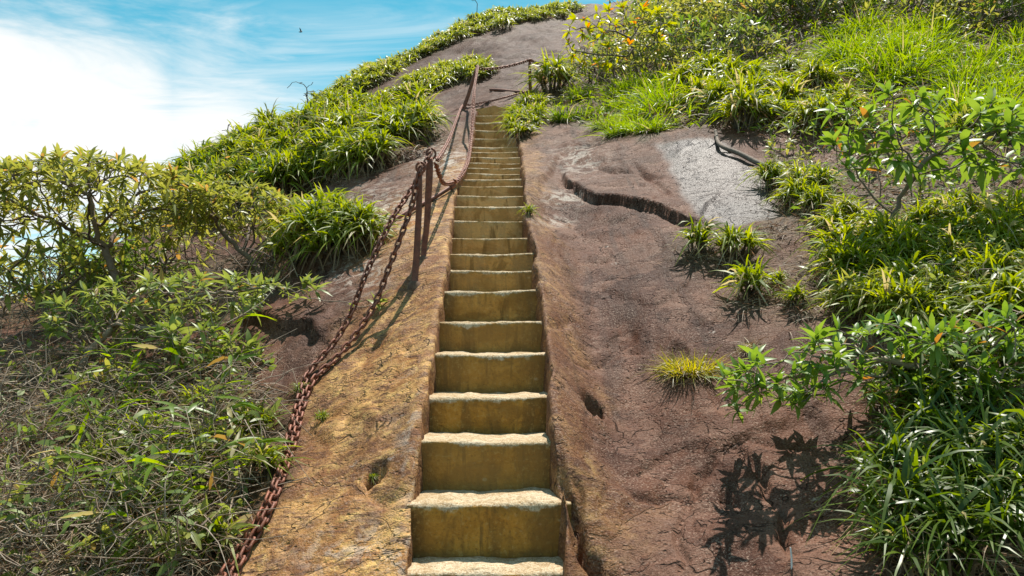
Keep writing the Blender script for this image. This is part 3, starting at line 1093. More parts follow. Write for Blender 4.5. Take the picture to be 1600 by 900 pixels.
# ------------------------------------------------------------------ staircase
def build_steps():
    root = thing("stone_staircase", "narrow flight of ochre steps carved into the rock, worn pale at the edges", "staircase",
                 (0.5 * (nose[0, 2] + nose[0, 3]), nose[0, 0], 0.0))
    org = np.array(root.location)
    nx = 34
    for i in range(len(nose)):
        y, z, xl, xr = nose[i]
        last = i == len(nose) - 1
        yb = nose[i + 1, 0] if not last else Y_TOP - 0.03
        zb = nose[i - 1, 1] if i else z - 0.28
        riser = z - zb
        r = np.random.default_rng(100 + i)
        u = np.linspace(0, 1, nx)
        x = xl - 0.035 + (xr - xl + 0.11) * u
        edge = fbm(x * 5.0, x * 0 + i * 3.3, 4, 200 + i, 0.6)
        sag = -(0.004 + 0.008 * r.random()) * np.exp(-((u - 0.5 - 0.1 * r.normal()) / 0.26) ** 2)
        tilt = r.normal(0, 0.004) * (u - 0.5) * 2
        R = 0.011 + 0.016 * (0.4 + edge) + 0.010 * r.random()
        R = np.clip(R, 0.008, 0.045)
        # profile from the back of the tread over the worn edge down the riser
        prof = []
        if last:
            prof.append(('b', 0))
            prof.append(('b', 0.5))
        for t in (1.0 if last else 1.12, 0.9, 0.75, 0.6, 0.45, 0.3, 0.17):                                  # tread
            prof.append(('t', t))
        for a in (90, 68, 45, 22, 0):                                                     # worn edge
            prof.append(('e', a))
        for t in (0.12, 0.24, 0.36, 0.48, 0.60, 0.72, 0.84, 0.93, 1.0, 1.25):                       # riser
            prof.append(('r', t))
        P, wear, side = [], [], []
        zl = z + sag + tilt + 0.006 * edge
        sd = np.clip(np.maximum(1 - (x - xl) / 0.10, 1 - (xr - x) / 0.17), 0, 1)  # painted shade towards both ends, wider on the right
        for kind, t in prof:
            if kind == 'b':
                yy = yb + 0.012 * fbm(x * 5, x * 0 + t, 2, 7)
                zz = zl + (1 - t) * (ground(x, np.full(nx, yb + 0.02)) - zl - 0.004)
                w = np.zeros(nx)
            elif kind == 't':
                yy = y + R * 0 + (yb - y) * t + 0 * x
                zz = zl + 0.007 * fbm(x * 9, yy * 9, 3, 300 + i) + 0.012 * t * (t < 1)
                w = np.ones(nx)
            elif kind == 'e':
                a = math.radians(t)
                yy = y + R - R * math.cos(a) + 0.004 * edge
                zz = zl - R + R * math.sin(a)
                yy = yy + 0.004 * fbm(x * 22, x * 0 + t, 2, 400 + i)
                w = np.full(nx, {90: 0.95, 68: 0.85, 45: 0.66, 22: 0.46, 0: 0.30}[t]) + 0.30 * edge
            else:
                zz = zl - R - (riser + 0.02 - R) * t
                yy = y + 0.010 * t + 0.008 * fbm(x * 4, zz * 7, 3, 500 + i) + 0.004 * edge * (1 - t)
                w = np.clip(0.16 - 1.0 * t, 0, 1) + 0.0 * x
            P.append(np.stack([x, yy, zz], -1))
            wear.append(w)
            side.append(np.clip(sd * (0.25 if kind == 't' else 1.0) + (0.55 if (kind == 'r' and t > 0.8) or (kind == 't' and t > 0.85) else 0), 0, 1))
        P = np.array(P)
        m = len(P)
        k = np.arange(m - 1)[:, None] * nx
        j = np.arange(nx - 1)[None]
        Q = np.stack([k + j, k + nx + j, k + nx + j + 1, k + j + 1], -1).reshape(-1, 4)
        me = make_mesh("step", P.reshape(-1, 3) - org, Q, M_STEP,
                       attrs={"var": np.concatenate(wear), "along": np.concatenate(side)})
        link("step", me, parent=root)


build_steps()


# ------------------------------------------------------------------ ironwork
def link_mesh():
    acc = Acc()
    w, r, half = 0.0145, 0.0068, 0.0155        # half width of the oval, wire radius, half straight length
    pts = []
    for k in range(8):
        a = math.pi * k / 7
        pts.append((half + w * math.sin(a), w * math.cos(a), 0))
    for k in range(8):
        a = math.pi * k / 7
        pts.append((-half - w * math.sin(a), -w * math.cos(a), 0))
    pts = np.array(pts)
    n, s = len(pts), 6
    nxt, prv = np.roll(pts, -1, 0), np.roll(pts, 1, 0)
    tan = unit(nxt - prv)
    nrm = np.cross(tan, [0, 0, 1.0])
    a = np.linspace(0, 2 * math.pi, s, endpoint=False)
    V = pts[:, None] + r * (np.cos(a)[None, :, None] * nrm[:, None] + np.sin(a)[None, :, None] * np.array([0, 0, 1.0]))
    i = np.arange(n)[:, None]
    j = np.arange(s)[None]
    Q = np.stack([i * s + j, ((i + 1) % n) * s + j, ((i + 1) % n) * s + (j + 1) % s, i * s + (j + 1) % s], -1).reshape(-1, 4)
    return make_mesh("chain_link", V.reshape(-1, 3), Q, M_RUST)


LINK = link_mesh()
PITCH_L = 0.0455


def spline(pts, n=240):
    """Catmull-Rom through points"""
    p = np.asarray(pts, float)
    p = np.concatenate([2 * p[:1] - p[1:2], p, 2 * p[-1:] - p[-2:-1]])
    out = []
    m = max(4, n // (len(p) - 3))
    for i in range(1, len(p) - 2):
        t = np.linspace(0, 1, m, endpoint=False)[:, None]
        a, b, c, d = p[i - 1], p[i], p[i + 1], p[i + 2]
        out.append(0.5 * ((2 * b) + (-a + c) * t + (2 * a - 5 * b + 4 * c - d) * t ** 2 + (-a + 3 * b - 3 * c + d) * t ** 3))
    out.append(p[-2:-1])
    return np.concatenate(out)


def resample(path, step):
    d = np.concatenate([[0], np.cumsum(np.linalg.norm(np.diff(path, axis=0), axis=1))])
    n = max(2, int(round(d[-1] / step)))
    s = np.linspace(0, d[-1], n + 1)
    return np.stack([np.interp(s, d, path[:, k]) for k in range(3)], -1)


def chain(path, label, twist=0.0, seed=0, scale=1.0):
    pts = resample(np.asarray(path), PITCH_L * scale)
    root = thing("chain", label, "chain", tuple(pts[0]))
    base = Vector(pts[0])
    r = np.random.default_rng(seed)
    up = Vector((0.2, -0.3, 1)).normalized()
    for i in range(len(pts) - 1):
        a, b = Vector(pts[i]), Vector(pts[i + 1])
        t = (b - a).normalized()
        s = t.cross(up)
        if s.length < 0.05:
            s = t.cross(Vector((1, 0, 0)))
        s.normalize()
        n = s.cross(t)
        ang = (math.pi / 4 if i % 2 else -math.pi / 4) + twist + r.normal(0, 0.12)
        s2 = s * math.cos(ang) + n * math.sin(ang)
        n2 = t.cross(s2)
        M = Matrix(((t.x, s2.x, n2.x), (t.y, s2.y, n2.y), (t.z, s2.z, n2.z))).to_4x4()
        M = Matrix.Translation((a + b) / 2 - base) @ M @ Matrix.Scale(scale, 4)
        link("link", LINK, parent=root, mat_local=M)
    return root


def plane_path(E0, E1, px):
    """points where pixel rays meet the upright plane through two points"""
    E0, E1 = np.asarray(E0), np.asarray(E1)
    d = E1 - E0
    n = np.array([d[1], -d[0], 0])
    out = [E0]
    for x, y in px:
        r_ = ray(x, y)
        out.append(EYE + r_ * (n @ (E0 - EYE)) / (n @ r_))
    out.append(E1)
    return np.array(out)


def gpt(px, py, lift=0.0):
    g = G([px], [py])[0]
    return g + np.array([0, 0, lift])


def upright(px, py, ref):
    """point on a pixel ray at the same distance as ref"""
    return at_y(px, py, ref[1])


def flat_bar(name, label, foot, head, w0, w1, th, ring_r=0.0, ring_up=0.0, parts=()):
    root = thing(name, label, "post", tuple(foot), None)
    foot, head = np.asarray(foot), np.asarray(head)
    ax = head - foot
    L = np.linalg.norm(ax)
    n = 9
    V = []
    sx = np.array([1, 0.15, 0])
    sx = sx / np.linalg.norm(sx)
    t_ = ax / L
    sx = unit(sx - t_ * (sx @ t_))
    sy = np.cross(t_, sx)
    r = np.random.default_rng(int(abs(foot[0]) * 1000))
    for k in range(n):
        t = k / (n - 1)
        c = -0.10 * t_ * (k == 0) + ax * t + sx * 0.004 * math.sin(5 * t + foot[0]) + r.normal(0, 0.0012, 3)
        w = w0 + (w1 - w0) * t
        if k == n - 1:
            w *= 0.7
        bv = 0.28
        for (a, b) in ((1, 1 - bv), (1 - bv, 1), (-1 + bv, 1), (-1, 1 - bv), (-1, -1 + bv), (-1 + bv, -1), (1 - bv, -1), (1, -1 + bv)):
            V.append(c + sx * a * w / 2 + sy * b * th / 2)
    V = np.array(V)
    Q = [[k * 8 + j, k * 8 + (j + 1) % 8, (k + 1) * 8 + (j + 1) % 8, (k + 1) * 8 + j] for k in range(n - 1) for j in range(8)]
    for b0 in (0, (n - 1) * 8):
        Q += [[b0, b0 + 1, b0 + 2, b0 + 3], [b0, b0 + 3, b0 + 4, b0 + 7], [b0 + 4, b0 + 5, b0 + 6, b0 + 7]]
    link("bar", make_mesh("bar", V, np.array(Q), M_RUST, False), parent=root)
    acc = Acc()
    tube(acc, np.array([[0, 0, -0.05], [0, 0.003, 0.002], [0, 0.006, 0.012]]), [w0 * 1.15, w0 * 1.0, w0 * 0.75], 9)
    link("socket", acc.mesh("socket", M_MORTAR), parent=root)
    if ring_r:
        acc = Acc()
        a = np.linspace(0, 2 * math.pi, 21)
        c = ax + t_ * ring_up
        pts = c + ring_r * (np.cos(a)[:, None] * sx * 0.9 + np.sin(a)[:, None] * t_ * 1.05)
        tube(acc, pts, 0.0095, 6)
        link("ring", acc.mesh("ring", M_RUST), parent=root)
    return root


p1f = gpt(648, 444)
p1h = upright(657, 268, p1f)
p2f = gpt(662, 404)
p2h = upright(673, 246, p2f)
flat_bar("iron_post", "rusty flat iron post with an eye ring, planted lower down the rock beside the steps", p1f, p1h, 0.050, 0.042, 0.022, 0.036, 0.030)
flat_bar("iron_post", "rusty flat iron post with an eye ring, standing just above its twin beside the steps", p2f, p2h, 0.042, 0.058, 0.022, 0.040, 0.028)
p3f = gpt(723, 174)
p3h = upright(745, 106, p3f)
flat_bar("iron_post", "thin rusty post leaning at the head of the steps, chain fixed on its tip", p3f, p3h, 0.075, 0.055, 0.05)
p4f = gpt(828, 149)
p4h = upright(828, 93, p4f)
flat_bar("iron_post", "upright rusty post beside the round grass clump above the steps", p4f, p4h, 0.060, 0.052, 0.05)


def rod(label, a, b, rad, ra=1.0):
    root = thing("iron_rod", label, "rod", tuple(a))
    acc = Acc()
    t = np.linspace(0, 1, 10)[:, None]
    pts = (np.asarray(b) - np.asarray(a)) * t
    pts[:, 2] += 0.006 * np.sin(t[:, 0] * 7)
    tube(acc, pts, rad, 8)
    link("shaft", acc.mesh("shaft", M_RUST), parent=root)
    acc = Acc()
    c = pts[-1]
    d = unit(pts[-1] - pts[-2])
    tube(acc, np.array([c - d * 0.05, c + d * 0.012]), rad * 1.35, 8)
    link("collar", acc.mesh("collar", M_RUST), parent=root)


r1a, r1b = gpt(612, 352, 0.035), gpt(708, 298, 0.05)
rod("thick rusty rod lying across the rock behind the two posts", r1a, r1b, 0.022)
r2a, r2b = gpt(766, 143, 0.04), gpt(826, 148, 0.05)
rod("thin rusty rod lying on the bare rock above the steps", r2a, r2b, 0.028)

# chains: hanging runs lie in the upright plane between their two ends
touch = gpt(492, 598, 0.03)
ringa = np.array(p1h) + np.array([0, -0.005, 0.03])
runA = plane_path(ringa, touch, [(645, 315), (629, 362), (607, 420), (588, 470), (560, 517), (525, 560)])
tailA = [gpt(x, y, 0.035) for x, y in ((474, 640), (462, 690), (448, 735), (432, 780), (412, 825), (390, 862), (368, 905), (330, 970))]
chain(spline(np.concatenate([runA, tailA]), 300), "rusty chain hanging from the lower eye ring down to the brush, brighter front strand", 0.0, 1, 1.2)
touchb = gpt(483, 592, 0.045)
ringb = np.array(p2h) + np.array([-0.005, -0.01, 0.03])
runB = plane_path(ringb, touchb, [(661, 262), (640, 300), (616, 336), (594, 380), (571, 430), (548, 490), (522, 535)])
tailB = [gpt(x, y, 0.04) for x, y in ((466, 636), (452, 692), (438, 745), (420, 790), (400, 832), (377, 868), (352, 905), (310, 970))]
chain(spline(np.concatenate([runB, tailB]), 300), "rusty chain hanging from the upper eye ring, running behind the lower post", 0.3, 2, 1.2)
# upper run along the left edge of the steps, in two strands near the rod
hook = np.array(r1b) + np.array([0.0, -0.02, 0.03])
side2 = np.array(upright(681, 256, p2f))
runC0 = plane_path(side2, hook, [(686, 272), (694, 287)])
tip3 = np.array(p3h) + np.array([0.0, -0.03, 0.0])
c1 = [gpt(x, y, 0.05) for x, y in ((717, 288), (727, 272), (733, 252))]
runC1 = plane_path(c1[-1], tip3, [(737, 215), (740, 175), (742, 140)])
chain(spline(np.concatenate([runC0, c1[:2], runC1]), 300), "rusty chain along the left edge of the steps up to the leaning post", 0.1, 3)
c2 = [gpt(x, y, 0.06) for x, y in ((713, 293), (723, 277), (731, 256))]
runC2 = plane_path(c2[-1], tip3 + np.array([0.03, -0.02, 0.02]), [(735.5, 215), (738, 175), (740.5, 140)])
chain(spline(np.concatenate([[hook + np.array([0.02, -0.03, 0.02])], c2[:2], runC2]), 300), "second rusty chain strand doubled beside the steps from the rod end upward", 0.5, 4)
side3 = np.array(upright(683, 250, p2f))
runD = plane_path(side3, p3f + np.array([0, -0.03, 0.10]), [(690, 240), (700, 222), (707, 205), (714, 185)])
dtail = [gpt(x, y, 0.05) for x, y in ((735, 168), (752, 165), (775, 160), (800, 153), (822, 147))]
chain(spline(np.concatenate([runD, dtail]), 300), "rusty chain swinging from the twin posts to the leaning post's foot and onward", 0.2, 5)
runE = plane_path(tip3 + np.array([0, 0, 0.02]), np.array(p4h) + np.array([0, -0.03, -0.01]), [(755, 108), (780, 106), (800, 102), (815, 98)])
chain(spline(runE, 200), "rusty chain sagging between the two posts above the steps", 0.0, 6, 1.5)
e6 = gpt(862, 118, 0.05)
runF = plane_path(np.array(p4h) + np.array([0, -0.03, -0.01]), e6, [(840, 100), (850, 106)])
chain(spline(runF, 80), "short rusty chain dropping behind the round grass clump", 0.0, 7, 1.5)


# ------------------------------------------------------------------ plants: tussocks
def rosette_dirs(n, lo, hi, r):
    a = r.random(n) * 2 * math.pi
    e = np.radians(lo + (hi - lo) * r.random(n))
    return np.stack([np.cos(a) * np.cos(e), np.sin(a) * np.cos(e), np.sin(e)], -1)


def strap_proto(seed, heads, leaves, Lm, wm, spread, height, mat, nseg=4):
    """a clump of strap-leaved heads on short fibrous stems"""
    r = np.random.default_rng(seed)
    fol, st, dead = Acc(), Acc(), Acc()
    for h in range(heads):
        a = 2 * math.pi * (h * 0.382 + 0.1 * r.random())
        rad = spread * math.sqrt((h + 0.3) / heads)
        top = np.array([rad * math.cos(a), rad * math.sin(a), height * (1 - 0.55 * (rad / max(spread, 1e-6)) ** 2) * (0.75 + 0.4 * r.random())])
        foot = np.array([0.35 * top[0], 0.35 * top[1], -0.08])
        mid = 0.5 * (foot + top) + r.normal(0, 0.015, 3)
        tube(st, spline([foot, mid, top], 8), np.linspace(0.018, 0.011, len(spline([foot, mid, top], 8))), 4, r.random())
        n = leaves
        d = rosette_dirs(n, 12, 88, r)
        d = d + 0.35 * unit(np.array([top[0], top[1], 0.25]))[None]
        L = Lm * (0.6 + 0.7 * r.random(n))
        blades(fol, top[None] + r.normal(0, 0.012, (n, 3)), d, L, wm * (0.7 + 0.6 * r.random(n)), 0.35 + 0.75 * r.random(n), nseg, 'strap', 0.0, 0.4, r)
        k = max(3, leaves // 5)
        d = rosette_dirs(k, -25, 25, r)
        blades(dead, top[None] - np.array([[0, 0, 0.03]]) + r.normal(0, 0.01, (k, 3)), d, Lm * (0.4 + 0.4 * r.random(k)), wm * 0.7, 0.9 + 0.8 * r.random(k), 3, 'strap', 0.0, 0.5, r)
    return (fol.mesh("foliage", mat), st.mesh("stems", M_STEM), dead.mesh("dead_leaves", M_DRY))


def grass_proto(seed, n, Lm, wm, spread, mat, lo=35, nseg=4):
    r = np.random.default_rng(seed)
    fol, dead = Acc(), Acc()
    a, q = r.random(n) * 2 * math.pi, np.sqrt(r.random(n)) * spread
    b = np.stack([q * np.cos(a), q * np.sin(a), -0.02 + 0 * a], -1)
    d = rosette_dirs(n, lo, 89, r) + np.stack([b[:, 0], b[:, 1], 0 * a], -1) / spread * 0.5
    blades(fol, b, d, Lm * (0.5 + 0.7 * r.random(n)), wm * (0.6 + 0.8 * r.random(n)), 0.2 + 0.6 * r.random(n), nseg, 'grass', 0.0, 0.5, r)
    k = n // 3
    a, q = r.random(k) * 2 * math.pi, np.sqrt(r.random(k)) * spread * 1.1
    b = np.stack([q * np.cos(a), q * np.sin(a), 0.02 + 0 * a], -1)
    blades(dead, b, rosette_dirs(k, -10, 50, r), Lm * (0.3 + 0.4 * r.random(k)), wm, 0.8 + 0.7 * r.random(k), 3, 'grass', 0.0, 0.5, r)
    return (fol.mesh("foliage", mat), None, dead.mesh("dead_leaves", M_DRY))


STRAP = [strap_proto(10 + k, 9 + k, 22, 0.34, 0.022, 0.17, 0.24, M_STRAP) for k in range(5)]
STRAP_SMALL = [strap_proto(30 + k, 5, 20, 0.26, 0.020, 0.08, 0.13, M_STRAP) for k in range(3)]
STRAP_SHADE = [strap_proto(50 + k, 8, 15, 0.40, 0.020, 0.15, 0.26, M_STRAP_SHADE) for k in range(3)]
FARC = [strap_proto(40 + k, 9, 15, 0.36, 0.040, 0.32, 0.22, M_FAR, 3) for k in range(4)]
GRASS = [grass_proto(60 + k, 230, 0.50, 0.016, 0.15, M_GRASS) for k in range(4)]
FINE = [grass_proto(70 + k, 620, 0.22, 0.0075, 0.115, M_YGRASS, 40) for k in range(2)]
PLANT_NAME = {}


def plant(name, proto, p, scale, label, cat, group=None, tilt=0.35, r=None, rz=None):
    r = r or rng
    e = 0.15
    gx = (ground(p[0] + e, p[1])[0] - ground(p[0] - e, p[1])[0]) / (2 * e)
    gy = (ground(p[0], p[1] + e)[0] - ground(p[0], p[1] - e)[0]) / (2 * e)
    nrm = Vector((-gx * tilt, -gy * tilt, 1)).normalized()
    t = thing(name, label, cat, (0, 0, 0), group)
    ang = r.random() * 2 * math.pi if rz is None else rz
    M = Matrix.Translation(Vector(p) - Vector((0, 0, 0.015))) @ nrm.to_track_quat('Z', 'Y').to_matrix().to_4x4() @ Matrix.Rotation(ang, 4, 'Z') @ Matrix.Diagonal((scale, scale, scale * (0.85 + 0.3 * r.random()), 1))
    t.matrix_world = M
    t.matrix_basis = M
    for nm, me, kind in zip(("foliage", "stems", "dead_leaves"), proto, ("stuff", None, "stuff")):
        if me is not None:
            link(nm, me, parent=t, kind=kind)
    return t


def spread_px(poly, n, mind, r):
    """random plant bases in a picture region, kept apart by mind pixels (closer for farther ground)"""
    pts = []
    cand = in_poly(n * 14, poly, r)
    for c in cand:
        if all((c[0] - q[0]) ** 2 + ((c[1] - q[1]) * 1.4) ** 2 > mind ** 2 for q in pts):
            pts.append(c)
        if len(pts) >= n:
            break
    pts = np.array(pts)
    g = G(pts[:, 0], pts[:, 1])
    return g[~np.isnan(g[:, 0])]


def plant_region(key, n, mind, protos, smin, smax, name, label, cat, group, seed):
    r = np.random.default_rng(seed)
    k = 0
    for p in spread_px(POLY[key], n, mind, r):
        if np.isnan(p).any():
            continue
        plant(name, protos[r.integers(len(protos))], p, smin + (smax - smin) * r.random(), label, cat, group, 0.35, r)
        k += 1
    return k


cnt = {}
cnt['mound'] = plant_region('mound', 92, 11, STRAP, 1.0, 1.55, "strap_leaf_clump", "strap-leaved green clump on the mound left of the chain posts", "grass clump", "strap-leaved clumps on the left mound", 201)
cnt['mid'] = plant_region('mid_left', 9, 24, STRAP, 0.85, 1.2, "strap_leaf_clump", "strap-leaved clump on the low ledge between the left shrub and the chain", "grass clump", "clumps on the low left ledge", 202)
cnt['ridge'] = plant_region('ridge', 150, 6.5, FARC, 0.65, 1.05, "grass_tuft", "pale grass tuft along the skyline ridge of the dome", "grass tuft", "grass clumps along the skyline", 203)
cnt['band'] = plant_region('band', 48, 5.5, FARC, 0.55, 0.9, "grass_tuft", "grass tuft in the green band across the bare rock above the leaning post", "grass tuft", "grass tufts in the band on the bare rock", 204)
cnt['sr'] = plant_region('stair_right', 20, 7, STRAP_SMALL, 0.8, 1.15, "strap_leaf_clump", "bright clump overhanging the right edge of the upper steps", "grass clump", "clumps beside the upper steps", 205)
print("CLUMPS", cnt)


def scatter_own(items):
    """single clumps that stand apart: pixel of the base, prototype, size, words"""
    for (px, py, protos, k, sc_, name, label, cat) in items:
        p = gpt(px, py)
        if np.isnan(p).any():
            continue
        plant(name, protos[k % len(protos)], p, sc_, label, cat, None, 0.35)


scatter_own([
    (1092, 392, STRAP_SMALL, 0, 1.05, "strap_leaf_clump", "left one of two strap-leaved clumps below the wet patch", "grass clump"),
    (1150, 402, STRAP, 1, 0.80, "strap_leaf_clump", "larger strap-leaved clump just below the wet shining patch", "grass clump"),
    (1172, 465, STRAP_SMALL, 1, 1.0, "strap_leaf_clump", "upright spiky clump on the brown rock, below the pair under the wet patch", "grass clump"),
    (1218, 445, STRAP_SMALL, 2, 0.50, "strap_leaf_clump", "little low clump on red brown rock beside the spiky one", "grass clump"),
    (1245, 475, STRAP_SMALL, 0, 0.65, "strap_leaf_clump", "small clump at the edge of the right thicket on red rock", "grass clump"),
    (1078, 578, FINE, 0, 1.15, "grass_tuft", "yellow fine-bladed grass tuft alone on the bare rock", "grass tuft"),
    (1172, 543, FINE, 1, 0.36, "grass_tuft", "tiny grass tuft near the tips of the right leafy branch", "grass tuft"),
    (865, 143, STRAP, 2, 1.75, "strap_leaf_clump", "big round clump right of the upright post above the steps", "grass clump"),
    (660, 196, STRAP_SMALL, 2, 1.6, "strap_leaf_clump", "dark spiky clump alone at the end of the left mound", "grass clump"),
    (826, 335, STRAP_SMALL, 1, 0.4, "grass_tuft", "small green tuft growing at the right rim of the middle steps", "grass tuft"),
    (584, 745, STRAP_SMALL, 1, 0.16, "seedling", "tiny green seedling in a rock hole left of the steps", "seedling"),
    (470, 610, STRAP_SMALL, 0, 0.34, "seedling", "small seedling in the litter close left of the touching chains", "seedling"),
    (505, 655, STRAP_SMALL, 1, 0.28, "seedling", "small seedling on bare rock right of the touching chains", "seedling"),
    (362, 165, FINE, 1, 1.2, "grass_tuft", "mossy tuft", "grass tuft"),
][:-1])


# ------------------------------------------------------------------ plants: shrubs grown towards points in their crown
def colonize(trunk, attr, step=0.06, infl=0.6, kill=0.10, iters=120, seed=0):
    nodes = [np.array(p, float) for p in trunk]
    parent = [-1] + list(range(len(trunk) - 1))
    attr = np.array(attr, float)
    r = np.random.default_rng(seed)
    N = np.array(nodes)
    D = np.linalg.norm(attr[:, None] - N[None], axis=-1)
    near, nd = D.argmin(1), D.min(1)
    alive = np.ones(len(attr), bool)
    for _ in range(iters):
        act = alive & (nd < infl)
        if not act.any():
            if not alive.any():
                break
            infl *= 1.6
            continue
        new, newp = [], []
        for k in np.unique(near[act]):
            m = act & (near == k)
            d = unit(attr[m] - nodes[k]).mean(0) + r.normal(0, 0.16, 3)
            d = d / max(np.linalg.norm(d), 1e-6)
            new.append(nodes[k] + d * step)
            newp.append(k)
        b0 = len(nodes)
        nodes += new
        parent += newp
        NN = np.array(new)
        D = np.linalg.norm(attr[:, None] - NN[None], axis=-1)
        j, dj = D.argmin(1), D.min(1)
        u = dj < nd
        near[u], nd[u] = b0 + j[u], dj[u]
        alive &= nd > kill
        if len(nodes) > 6000:
            break
    return np.array(nodes), np.array(parent)


def grow(trunk, attr, tip_r=0.0032, expo=2.3, **kw):
    P, par = colonize(trunk, attr, **kw)
    n = len(P)
    kids = [[] for _ in range(n)]
    for i in range(1, n):
        kids[par[i]].append(i)
    rad = np.zeros(n)
    for i in range(n - 1, -1, -1):
        rad[i] = tip_r if not kids[i] else sum(rad[k] ** expo for k in kids[i]) ** (1 / expo)
    acc = Acc()
    stack = [(0, None)]
    r = np.random.default_rng(5)
    while stack:
        i, pre = stack.pop()
        ch = [i] if pre is None else [pre, i]
        while kids[ch[-1]]:
            ks = sorted(kids[ch[-1]], key=lambda k: -rad[k])
            for k in ks[1:]:
                stack.append((k, ch[-1]))
            ch.append(ks[0])
        if len(ch) > 1:
            rr = rad[ch].copy()
            if pre is not None:
                rr[0] = rr[1]
            tube(acc, P[ch], rr, 6 if rr.max() > 0.012 else 4, r.random())
    tips = [i for i in range(n) if not kids[i]]
    tdir = np.array([unit(P[i] - P[par[i]] + 1e-6) for i in tips])
    thin = [i for i in range(1, n) if kids[i] and rad[i] < tip_r * 1.5]
    return acc, P[tips], tdir, (P[thin], np.array([unit(P[i] - P[par[i]] + 1e-6) for i in thin]) if thin else (np.zeros((0, 3)), np.zeros((0, 3))))[0:2] if False else P[thin]


def whorl(pos, d, n, r, lo=10, hi=75):
    """leaf bases and directions round a twig end"""
    d = unit(d + np.array([0, 0, 0.55]))
    ref = np.array([0.3, 0.2, 0.9]) if abs(d[2]) < 0.8 else np.array([1.0, 0, 0])
    s = unit(np.cross(d, ref))
    t = np.cross(d, s)
    a = np.arange(n) * 2.4 + r.random() * 6.28
    e = np.radians(lo + (hi - lo) * (np.arange(n) + r.random(n) * 0.6) / n)
    dirs = np.cos(e)[:, None] * (np.cos(a)[:, None] * s + np.sin(a)[:, None] * t) + np.sin(e)[:, None] * d
    base = pos + d * (np.arange(n)[:, None] / n - 0.6) * 0.035
    return base, dirs


LEAF_MESH = {}


def leaf_mesh(mat, k):
    key = (mat.name, k)
    if key not in LEAF_MESH:
        acc = Acc()
        r = np.random.default_rng(900 + k)
        blades(acc, np.zeros((1, 3)), np.array([[1.0, 0, 0.05]]), 1.0, 0.30, 0.12 + 0.16 * k, 5, 'lance', 0.22, 0.01, r, var=(0.15, 0.45, 0.75, 0.9)[k % 4])
        LEAF_MESH[key] = acc.mesh("leaf", mat)
    return LEAF_MESH[key]


def leaf_object(root, base_loc, p, d, L, mat, r):
    d = Vector(d).normalized()
    s = d.cross(Vector((0, 0, 1)))
    if s.length < 0.05:
        s = Vector((1, 0, 0))
    s.normalize()
    n = s.cross(d)
    ang = r.normal(0, 0.4)
    s, n = s * math.cos(ang) + n * math.sin(ang), n * math.cos(ang) - s * math.sin(ang)
    M = Matrix(((d.x, -s.x, n.x), (d.y, -s.y, n.y), (d.z, -s.z, n.z))).to_4x4()
    M = Matrix.Translation(Vector(p) - Vector(base_loc)) @ M @ Matrix.Diagonal((L, L * (0.85 + 0.4 * r.random()), L, 1))
    link("leaf", leaf_mesh(mat, int(r.integers(4))), parent=root, mat_local=M)


def shrub(name, label, cat, trunk, attr, leaf_mat, leaf_len, per_tip, bark=M_BARK, seed=0, single=0, group=None,
          single_left=False, droop=0.25, tip_r=0.0032, extra_thin=0.25, lo=5, hi=75, wid=0.26, **kw):
    r = np.random.default_rng(seed + 77)
    acc, tips, tdir, thin = grow(trunk, attr, tip_r=tip_r, seed=seed, **kw)
    org = np.asarray(trunk[0], float)
    root = thing(name, label, cat, tuple(org), group)
    link("trunk" if cat == "tree" else "branches", acc.mesh("branches", bark, org), parent=root)
    B, Dd = [], []
    for p, d in zip(tips, tdir):
        n = int(per_tip * (0.7 + 0.6 * r.random()))
        b, q = whorl(p, d, n, r, lo, hi)
        B.append(b)
        Dd.append(q)
    for p in thin:
        if r.random() < extra_thin:
            b, q = whorl(p, r.normal(0, 0.4, 3) + np.array([0, 0, 0.6]), max(2, per_tip // 3), r, 0, 50)
            B.append(b)
            Dd.append(q)
    B, Dd = np.concatenate(B), np.concatenate(Dd)
    L = leaf_len * (0.6 + 0.6 * r.random(len(B)))
    if single:
        dist = B[:, 0] if single_left else np.linalg.norm(B - EYE, axis=1)
        order = np.argsort(dist)
        for i in order[:single]:
            leaf_object(root, org, B[i], Dd[i], L[i], leaf_mat, r)
        rest = order[single:]
    else:
        rest = np.arange(len(B))
    if len(rest):
        f = Acc()
        blades(f, B[rest], Dd[rest], L[rest], L[rest] * wid, droop * (0.4 + 1.2 * r.random(len(rest))), 3, 'lance', 0.22, 0.35, r)
        link("crown" if cat == "tree" else "foliage", f.mesh("foliage", leaf_mat, org), parent=root, kind="stuff")
    print("SHRUB", name, "tips", len(tips), "leaves", len(B))
    return root


def px_cloud(poly, n, ylo, yhi, seed):
    """crown points: picture region, with real depth between two distances"""
    r = np.random.default_rng(seed)
    p = in_poly(n, poly, r)
    return at_y(p[:, 0], p[:, 1], ylo + (yhi - ylo) * r.random(n))


def dome_cloud(c, rx, ry, rz, n, seed, inner=0.72, low=-0.15):
    r = np.random.default_rng(seed)
    out = []
    while len(out) < n:
        v = unit(r.normal(0, 1, 3))
        if v[2] < low:
            continue
        v = v * (inner + (1 - inner) * r.random() ** 0.6)
        out.append(c + v * np.array([rx, ry, rz]))
    return np.array(out)


